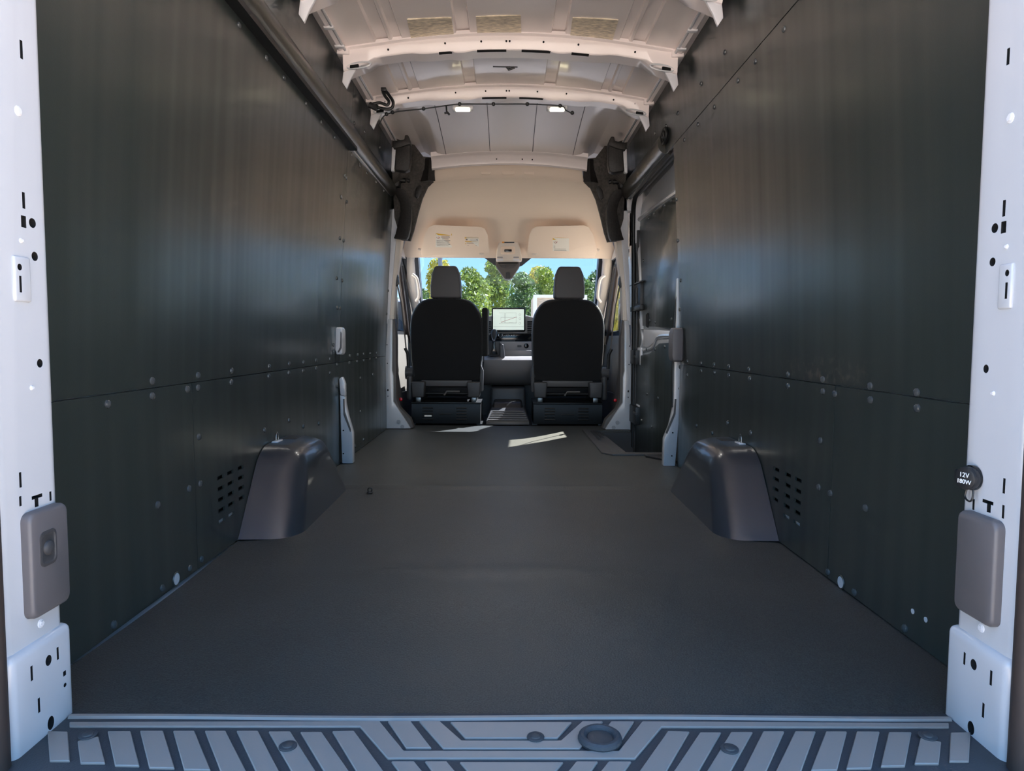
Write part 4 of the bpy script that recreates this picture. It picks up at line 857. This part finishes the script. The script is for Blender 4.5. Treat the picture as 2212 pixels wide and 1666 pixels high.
# ================================================================== DASHBOARD
da = thing('dashboard', (0, 6.6, .1), 'dark grey dashboard with screen and centre stack between the seats', 'dashboard')
zd = ony(1100, 690, 6.45).z
part('dash_top', loft([[(x, 6.36, .62), (x, 6.33, zd-.05), (x, 6.36, zd-.015), (x, 6.5, zd+.005), (x, 6.93, zd-.05), (x, 6.93, .3), (x, 6.6, .3)] for x in frange(-.86, .86, 10)]), 'dash_dark', da, ang=45)
Y = 6.28
W = lambda pts, Y_=Y: [xz(*q, Y_) for q in pts]
part('vent_panel', pry(W([(1030,686),(1062,682),(1140,682),(1168,690),(1168,722),(1140,724),(1060,724),(1030,722)]), Y, Y+.2), 'dash', da, bevel=.01)
for x0, x1 in ((1050, 1060), (1139, 1160)):
    v = part('air_vent', pry(W([(x0,694),(x1,694),(x1,719),(x0,719)]), Y-.006, Y+.02), 'hollow_shade', da)
    for k in range(5): part('vane', pry(W([(x0,697+4.7*k),(x1,697+4.7*k),(x1,698.6+4.7*k),(x0,698.6+4.7*k)]), Y-.012, Y+.01), 'grey_plastic', v)
scn = part('screen_bezel', pry([xz(1098.5+a_, 691+b_, 6.2) for a_, b_ in rrect(73, 52, 4)], 6.2, 6.225), 'gloss_black', da, bevel=.003)
sp_ = part('display', pry([xz(1098.5+a_, 690.5+b_, 6.199) for a_, b_ in rrect(67, 45, 1)], 6.198, 6.21), 'screen_on', scn)
def ln(name, pts, r=.0008, m='print'): part(name, tube([ony(*q, 6.196) for q in pts], r, 5), m, sp_)
ln('diagonal_line', [(1082,696.5),(1116,685)], .0012, 'red'); ln('card_edge', [(1092,676),(1115,676),(1115,699),(1092,699),(1092,676)]); ln('card_edge', [(1078,676),(1090,676),(1090,699),(1078,699)]); ln('card_edge', [(1082,686),(1116,686),(1116,697),(1082,697),(1082,686)])  # red diagonal line, then the card outlines
ln('text_line', [(1099,697),(1108,697)], .0014); ln('toolbar_edge', [(1066,706),(1131,706)], .0009)
for yy in (680, 688.5, 698.5): ln('menu_icon', [(1123+2.2*math.cos(k*math.pi/5), yy+2.2*math.sin(k*math.pi/5)) for k in range(11)], .0007)
cl = part('climate_panel', pry(W([(1058,722),(1148,720),(1150,733),(1130,738),(1110,741),(1085,741),(1058,736)], 6.26), 6.26, 6.4), 'gloss_black', da, bevel=.006)
part('knob', tube([ony(1081,724.5,6.25)+Vector((.017*math.cos(k*math.pi/10), 0, .017*math.sin(k*math.pi/10))) for k in range(21)], .0035, 8), 'chrome', cl); part('knob_cap', disc(ony(1081,724.5,6.26), (0, -1, 0), .013, .012, 16, dome=True), 'black_plastic', cl)
part('trim_strip', tube([ony(1088,727,6.255), ony(1091,728,6.255), ony(1114,728,6.255), ony(1117,727,6.255)], .002, 6), 'chrome', cl)
for px in (1094.5, 1100, 1105, 1110): part('button_mark', pry([xz(px+a_, 724.5+b_, 6.25) for a_, b_ in rrect(2.6, 1.2, .4, 2)], 6.256, 6.27), 'white_print', cl)
part('hazard_panel', pry(W([(1083,735),(1114,734),(1110,740),(1087,741)], 6.24), 6.24, 6.3), 'dash_dark', da, bevel=.003)
part('lower_dash', loft([[(x, 6.30, .62), (x, 6.30, .50), (x, 6.33, .46), (x, 6.5, .46), (x, 6.5, .62)] for x in frange(-.86, .86, 6)]), 'dash', da, ang=45)
part('console_shelf', pry(W([(1046,738),(1150,738),(1150,772),(1046,772)], 6.16), 6.18, 6.4), 'dash', da, bevel=.01, seg=3)
part('storage_bin', pry(W([(1090,757),(1148,757),(1148,773),(1090,773)], 6.14), 6.12, 6.17), 'dash', da, bevel=.006)
part('socket', disc(ony(1137,747.5,6.18), (0, -1, 0), .022, .008, 20), 'gloss_black', da, bevel=.002); part('usb_port', pry([xz(1122+a_, 748+b_, 6.18) for a_, b_ in rrect(9, 4.5, 1)], 6.172, 6.19), 'dash_dark', da)
part('console_lower', loft([[ony(a_, c, Y_) for a_ in (x0, x1)] + [ony(a_, c, Y_)+Vector((0, .4, 0)) for a_ in (x1, x0)] for x0, x1, c, Y_ in ((1046,1150,770,5.98),(1046,1150,778,5.93),(1044,1150,800,5.95),(1044,1150,820,6.05),(1044,1150,832,6.15))]), 'dash', da, ang=45)
part('shifter_side', pry(W([(1080,740),(1088,745),(1091,772),(1081,776)], 5.96), 5.96, 6.3), 'grey_plastic', da, bevel=.008)
gs = thing('gear_selector', ony(1067, 768, 5.93), 'chrome and black gear selector beside the driver armrest', 'gear lever')
part('gate', pry([xz(*q, 5.95) for q in ((1053,738),(1080,738),(1078,769),(1052,769))], 5.955, 6.1), 'dash_dark', gs, bevel=.006)
part('gaiter', loft([[ony(1067-w_/2, c, 5.93), ony(1067+w_/2, c, 5.93), ony(1067+w_/2, c, 5.97), ony(1067-w_/2, c, 5.97)] for w_, c in ((16, 766), (9, 752), (6, 742), (5, 735))]), 'gloss_black', gs, bevel=.003)
kn = part('knob', loft([[ony(1067.5, c, 5.93)+Vector((w_*math.cos(k*math.pi/8), w_*.8*math.sin(k*math.pi/8), 0)) for k in range(16)] for w_, c in ((.010, 737), (.017, 730), (.024, 722), (.025, 716), (.018, 712), (.005, 711))]), 'dash_dark', gs)
part('knob_trim', tube(smoothpath([ony(1061.5,716,5.905), ony(1062.5,727,5.905), ony(1067,737,5.91), ony(1072,727,5.905), ony(1073,716,5.905)]), .0055, 8), 'chrome', gs)
# floor hump between the seats with ribbed mat
hm = thing('tunnel_mat', (0, 5.6, 0), 'ribbed black rubber mat on the step between the seats', 'floor mat')
part('mat_slope', loft([[(-.172, 5.37, .001), (.168, 5.37, .001), (.168, 5.9, .001), (-.172, 5.9, .001)], [(-.17, 5.385, .03), (.166, 5.385, .03), (.166, 5.9, .03), (-.17, 5.9, .03)], [(-.135, 5.64, .105), (.13, 5.64, .105), (.13, 5.9, .105), (-.135, 5.9, .105)]]), 'dark_grey_plastic', hm, bevel=.006)
for k in range(5):
    c = 892+5.2*k; y_ = 5.56-.042*k; z_ = .03+(y_-5.385)/.255*.075; hw_ = .125+.008*k
    part('mat_rib', tube([(-hw_, y_, z_+.003), (hw_, y_, z_+.003)], .007, 8), 'trim_grey', hm)
part('mat_top', loft([[(-.13, 5.66, .09), (.125, 5.66, .09), (.125, 6.1, .09), (-.13, 6.1, .09)], [(-.12, 5.72, .15), (.115, 5.72, .15), (.115, 6.1, .15), (-.12, 6.1, .15)]]), 'black_plastic', hm, bevel=.02, seg=3)
part('tunnel_riser', loft([[(-.16, 5.98, 0), (.16, 5.98, 0), (.16, 6.3, 0), (-.16, 6.3, 0)], [(-.15, 6.0, .25), (.15, 6.0, .25), (.15, 6.3, .25), (-.15, 6.3, .25)]]), 'dash_dark', hm, bevel=.02, seg=3)
part('footwell', box(-.93, .93, 6.35, 6.4, -.03, .62), 'dash_dark', da)

# ================================================================== SEATS
def seat(cx, px, label, arm, s):
    t = thing('cab_seat', (cx, 5.5, 0), label, 'seat', 'cab seats')
    X = lambda dx: cx+dx
    YB = 5.36
    # backrest: outline measured on the seat back, lofted into a padded slab
    out = [(-.262,.36),(-.275,.52),(-.280,.70),(-.272,.82),(-.240,.90),(-.185,.955),(-.10,.975),(.10,.975),(.185,.955),(.240,.90),(.272,.82),(.280,.70),(.275,.52),(.262,.36),(.235,.33),(-.235,.33)]
    sm = [(p.x, p.z) for p in smoothpath([Vector((a_, 0, b_)) for a_, b_ in out+[out[0]]], 3)][:-1]
    def ring(y, k): return [(X(a_*k), y-(b_-.33)*.12+.06, .65+(b_-.65)*k) for a_, b_ in sm]
    part('back_panel', loft([ring(YB-.012, .93), ring(YB-.006, .97), ring(YB+.012, .985)]), 'seat_fabric', t, ang=60)
    part('backrest', loft([ring(YB+.006, .985), ring(YB+.02, 1.0), ring(YB+.07, 1.01), ring(YB+.13, .98), ring(YB+.15, .9)]), 'seat_side', t, ang=60)
    part('lower_sling', pry([(X(-.20), .345), (X(.20), .345), (X(.19), .295), (X(-.19), .295)], YB+.05, YB+.07), 'seat_vinyl', t, bevel=.008)
    # headrest
    hr = [(-.118,.985),(-.119,1.06),(-.108,1.16),(-.085,1.213),(-.07,1.222),(.07,1.222),(.085,1.213),(.108,1.16),(.119,1.06),(.118,.985),(.10,.972),(-.10,.972)]
    def hring(y, k): return [(X(a_*k), y, 1.095+(b_-1.095)*k) for a_, b_ in hr]
    h = part('headrest', loft([hring(YB-.045, .88), hring(YB-.038, .96), hring(YB-.01, 1), hring(YB+.05, 1), hring(YB+.08, .93)]), 'seat_vinyl', t, bevel=.006, seg=3, ang=50)
    for dx in (-.066, .066): part('headrest_post', tube([(X(dx), YB, .93), (X(dx), YB, 1.0)], .007, 10), 'chrome', h); part('post_guide', tube([(X(dx), YB, .955), (X(dx), YB, .982)], .016, 10), 'black_plastic', h)
    part('seat_cushion', loft([[(X(-.25*k), YB+.12, z_), (X(.25*k), YB+.12, z_), (X(.25*k), YB+.60, z_+.03), (X(-.25*k), YB+.60, z_+.03)] for k, z_ in ((.96, .28), (1, .33), (1, .40), (.93, .43))]), 'seat_fabric', t, bevel=.02, seg=3)
    # base box with louvres
    bs = part('seat_base', J(box(X(-.265), X(.265), YB-.015, YB-.005, .012, .165), box(X(-.265), X(-.255), YB-.015, YB+.40, .012, .165), box(X(.255), X(.265), YB-.015, YB+.40, .012, .165), box(X(-.27), X(.27), YB-.02, YB+.40, .165, .178), box(X(-.265), X(.265), YB+.39, YB+.40, .012, .165)), 'black_metal', t, bevel=.002)
    for dx in (-.2575, .2575): part('base_foot', box(X(dx-.0225), X(dx+.0225), YB-.02, YB+.4, 0, .013), 'black_metal', t, bevel=.002)
    for dx in (-.14, .12):
        for k in range(5): part('louvre', tube([(X(dx-.04), YB-.016, .045+.022*k), (X(dx+.04), YB-.016, .045+.022*k)], .005, 8), 'black_metal', bs)
    part('louvre', tube([(X(-.05), YB-.016, .085), (X(.05), YB-.016, .085)], .004, 8), 'black_metal', bs)
    part('warning_tag', box(X(-.165), X(-.11), YB-.0225, YB-.021, .066, .078), 'sticker' if s < 0 else 'black_metal', bs)
    if s < 0:
        for k in range(3): part('red_cable', tube([(X(.09), YB+.01, .08+.022*k), (X(.15), YB+.01, .083+.022*k)], .006, 6), 'red', bs)
    for dx in (-.215, .215):
        part('slide_rail', box(X(dx-.02), X(dx+.02), YB+.0, YB+.45, .178, .215), 'steel', t, bevel=.003)
        part('cover', pry([(X(dx*1.0-.055), .335), (X(dx-.045), .215), (X(dx+.045), .215), (X(dx+.055), .335)], YB-.02, YB+.09), 'dark_grey_plastic', t, bevel=.010, seg=3)
    part('mechanism_bar', tube([(X(-.2), YB+.10, .235), (X(.2), YB+.10, .235)], .012, 10), 'black_metal', t); part('mechanism_bar', tube([(X(-.19), YB+.22, .22), (X(.19), YB+.22, .22)], .010, 10), 'steel', t)
    part('spring', tube([(X(-.02), YB+.06, .225), (X(.0), YB+.06, .255), (X(.10), YB+.06, .255)], .008, 8), 'trim_grey', t)
    o_ = -1 if s < 0 else 1
    part('recliner', tube([(X(o_*.265), YB+.10, .40), (X(o_*.325), YB+.10, .40)], .052, 18), 'dark_grey_plastic', t); part('side_valance', box(*sorted((X(o_*.262), X(o_*.31))), YB+.02, YB+.5, .19, .38), 'dark_grey_plastic', t, bevel=.02, seg=3)
    part('side_hinge', pry([(X(-o_*.255), .26), (X(-o_*.285), .26), (X(-o_*.288), .42), (X(-o_*.268), .47)], YB+.0, YB+.08), 'dark_grey_plastic', t, bevel=.006)
    if arm:
        q0, q1 = ony(1041, 665, YB-.02), ony(1053, 770, YB-.02)
        part('armrest', box(q0.x, q1.x, YB-.03, YB+.10, q1.z, q0.z), 'seat_fabric', t, bevel=.014, seg=4)
        part('armrest_edge', box(q1.x-.004, q1.x+.008, YB-.015, YB+.10, q1.z+.01, q0.z-.01), 'seat_side', t, bevel=.004)
    return t
cxl, cxr = ony(963.5, 740, 5.36).x, ony(1228, 740, 5.36).x
seat(cxl, 0, 'black cloth driver seat with a raised armrest on its right', True, -1)
seat(cxr, 0, 'black cloth passenger seat without an armrest', False, 1)

# ================================================================== OUTSIDE: trees, poles, crate, parked vans
def tree(x, y, h, r, m, label, seed):
    rnd = random.Random(seed); t = thing('tree', (x, y, -.72), label, 'tree', 'trees beyond the windscreen')
    part('trunk', tube([(x, y, -.72), (x+.1, y, h*.3), (x, y, h*.7)], .16, 8, .05), 'bark', t)
    V, Fc = [], []; blobs = [(x+rnd.uniform(-.55, .55)*r*(1-k/16), y+rnd.uniform(-.5, .5)*r, -.3+h*(.12+.80*k/13), r*rnd.uniform(.42, .66)*(1.05-.045*k)) for k in range(14)]
    for bx, by, bz, br in blobs:
        for _ in range(430):
            a_, c_ = rnd.uniform(0, 2*math.pi), rnd.uniform(-1, 1); q = br*(rnd.random()**.33); sq = math.sqrt(1-c_*c_)
            c = Vector((bx+q*sq*math.cos(a_), by+q*sq*math.sin(a_), bz+q*c_*.9)); n1 = Vector((rnd.gauss(0, 1), rnd.gauss(0, 1), rnd.gauss(0, 1))).normalized(); n2 = n1.orthogonal().normalized(); sz = rnd.uniform(.07, .15)*y/45
            k = len(V); V += [c-n1*sz, c+n2*sz*.6, c+n1*sz, c-n2*sz*.6]; Fc.append((k, k+1, k+2, k+3))
    me = bpy.data.meshes.new('foliage'); me.from_pydata([tuple(v) for v in V], [], Fc); me.materials.append(MATS[m])
    o = bpy.data.objects.new('foliage', me); link(o, t)
TR = [(-8.6,44,4.6,2.3,'leaf_a','green bushy tree at the far left of the windscreen'),(-6.0,47,4.4,2.2,'leaf_c','dark green tree behind the left headrest'),(-4.3,43,5.9,2.1,'leaf_b','yellowish tree right of the left headrest'),
      (-2.3,45,6.3,2.2,'leaf_a','bright green tree left of the sensor housing'),(-.7,50,7.6,2.2,'leaf_a','tallest green tree behind the sensor housing'),(1.0,44,5.9,2.0,'leaf_c','dark green tree directly below the sensor housing'),
      (2.4,46,5.9,1.9,'leaf_a','green tree between the sensor housing and right headrest'),(4.0,44,5.0,1.8,'leaf_b','low yellow green tree beside the wooden crate'),(5.2,49,6.3,1.5,'leaf_c','pointed dark tree left of the right headrest'),
      (7.2,46,5.6,2.1,'leaf_a','yellow green tree right of the right headrest'),(9.0,52,6.4,2.2,'leaf_b','tall tree near the right windscreen pillar'),(-12.5,46,5.0,2.6,'leaf_a','green tree seen through the left cab window'),(12.5,47,5.2,2.6,'leaf_b','green tree seen through the right cab window'),(17,46,5.4,2.8,'leaf_a','green tree at the far right beyond the cab window')]
TR = [(x, y, h, r*1.3, m_, l_) for x, y, h, r, m_, l_ in TR]
TR += [(-9.8,56,6.0,3.4,'leaf_c','dark tree in the back row at the left windscreen edge'),(-5.4,58,6.6,3.4,'leaf_a','back row tree left of the tallest tree'),(2.6,57,7.2,3.4,'leaf_b','yellow back row tree right of the tallest tree'),(7.6,59,7.0,3.4,'leaf_c','dark back row tree behind the right headrest')]
for i, (x, y, h, r, m_, l_) in enumerate(TR):
    y2 = 40 + (i*3 % 7)*7.0 if i < 14 else 96 + 11*(i-14); k = y2/y; tree(x*k, y2, (h*.84+.7)*k-.7, r*k*.9, m_, l_, seed=i+11)     # staggered in depth so that crowns stand clear of one another
for px, Yp, zt__, r_, lab in ((951, 30, 9, .10, 'grey lamp post rising above the left headrest'), (1300, 42, 8, .05, 'thin lamp post near the right windscreen pillar')):
    p_ = ony(px, 600, Yp); t = thing('lamp_post', (p_.x, Yp, -.72), lab, 'lamp post'); part('post', tube([(p_.x, Yp, -.72), (p_.x, Yp, zt__)], r_, 10, r_*.8), 'pole', t); part('post_head', box(p_.x-.5, p_.x+.1, Yp-.15, Yp+.15, zt__, zt__+.12), 'pole', t, bevel=.02)
# wooden crate
Yc = 17; x0, x1 = ony(1152, 650, Yc).x, ony(1268, 650, Yc).x; ztc = ony(1152, 637, Yc).z
t = thing('wooden_crate', ((x0+x1)/2, Yc, -.72), 'tall pale wooden crate wall behind the passenger headrest', 'crate')
for k in range(8):
    zz = -.7+k*(ztc+.66)/8; part('plank', box(x0+.04, x1-.04, Yc, Yc+.04, zz, zz+(ztc+.66)/8-.012), 'plank', t, bevel=.004)
part('frame', J(box(x0, x0+.09, Yc-.03, Yc+.06, -.72, ztc), box(x1-.09, x1, Yc-.03, Yc+.06, -.72, ztc), box(x0+.09, x1-.09, Yc-.03, Yc+.06, ztc-.07, ztc)), 'sticker', t)
part('crate_side', J(box(x0, x0+.05, Yc+.06, Yc+1.6, -.72, ztc-.05), box(x1-.05, x1, Yc+.06, Yc+1.6, -.72, ztc-.05), box(x0, x1, Yc+1.55, Yc+1.6, -.72, ztc-.05)), 'plank', t)
def van(x, y, label, h=2.0):
    t = thing('parked_van', (x, y, -.72), label, 'van', 'parked white vans')
    b = -.72; pr_ = [(y-2.4, b+.3), (y-2.4, b+.95), (y-1.5, b+1.15), (y-.7, b+h-.05), (y-.3, b+h), (y+2.4, b+h), (y+2.5, b+.3)]
    part('body', prx(pr_, x-.95, x+.95), 'white_satin', t, bevel=.08, seg=3)
    part('windscreen', prism([(x-.82, y-1.50, b+1.2), (x+.82, y-1.50, b+1.2), (x+.72, y-.78, b+h-.12), (x-.72, y-.78, b+h-.12)], [(x-.82, y-1.44, b+1.2), (x+.82, y-1.44, b+1.2), (x+.72, y-.72, b+h-.12), (x-.72, y-.72, b+h-.12)]), 'car_glass', t)
    for s in (-1, 1):
        part('side_window', prx([(y-1.2, b+1.2), (y+.1, b+1.2), (y+.1, b+h-.2), (y-.65, b+h-.2)], *sorted((x+s*.94, x+s*.957))), 'car_glass', t)
        for yy in (-1.6, 1.5): part('wheel', tube([(x+s*.75, y+yy, b+.34), (x+s*.96, y+yy, b+.34)], .34, 20), 'tyre', t)
        part('headlamp', box(*sorted((x+s*.55, x+s*.88)), y-2.44, y-2.36, b+.75, b+.92), 'chrome', t, bevel=.03)
    part('grille', box(x-.5, x+.5, y-2.43, y-2.37, b+.6, b+.85), 'dash_dark', t, bevel=.02)
van(.95, 22, 'parked white van ahead of the dashboard screen', 2.05); van(-3.2, 24.5, 'parked white van left of the driver headrest', 2.75)
van(-4.3, 14.0, 'parked white van close outside the left cab window', 2.0); van(5.2, 20, 'parked white van outside the right cab window', 2.0)
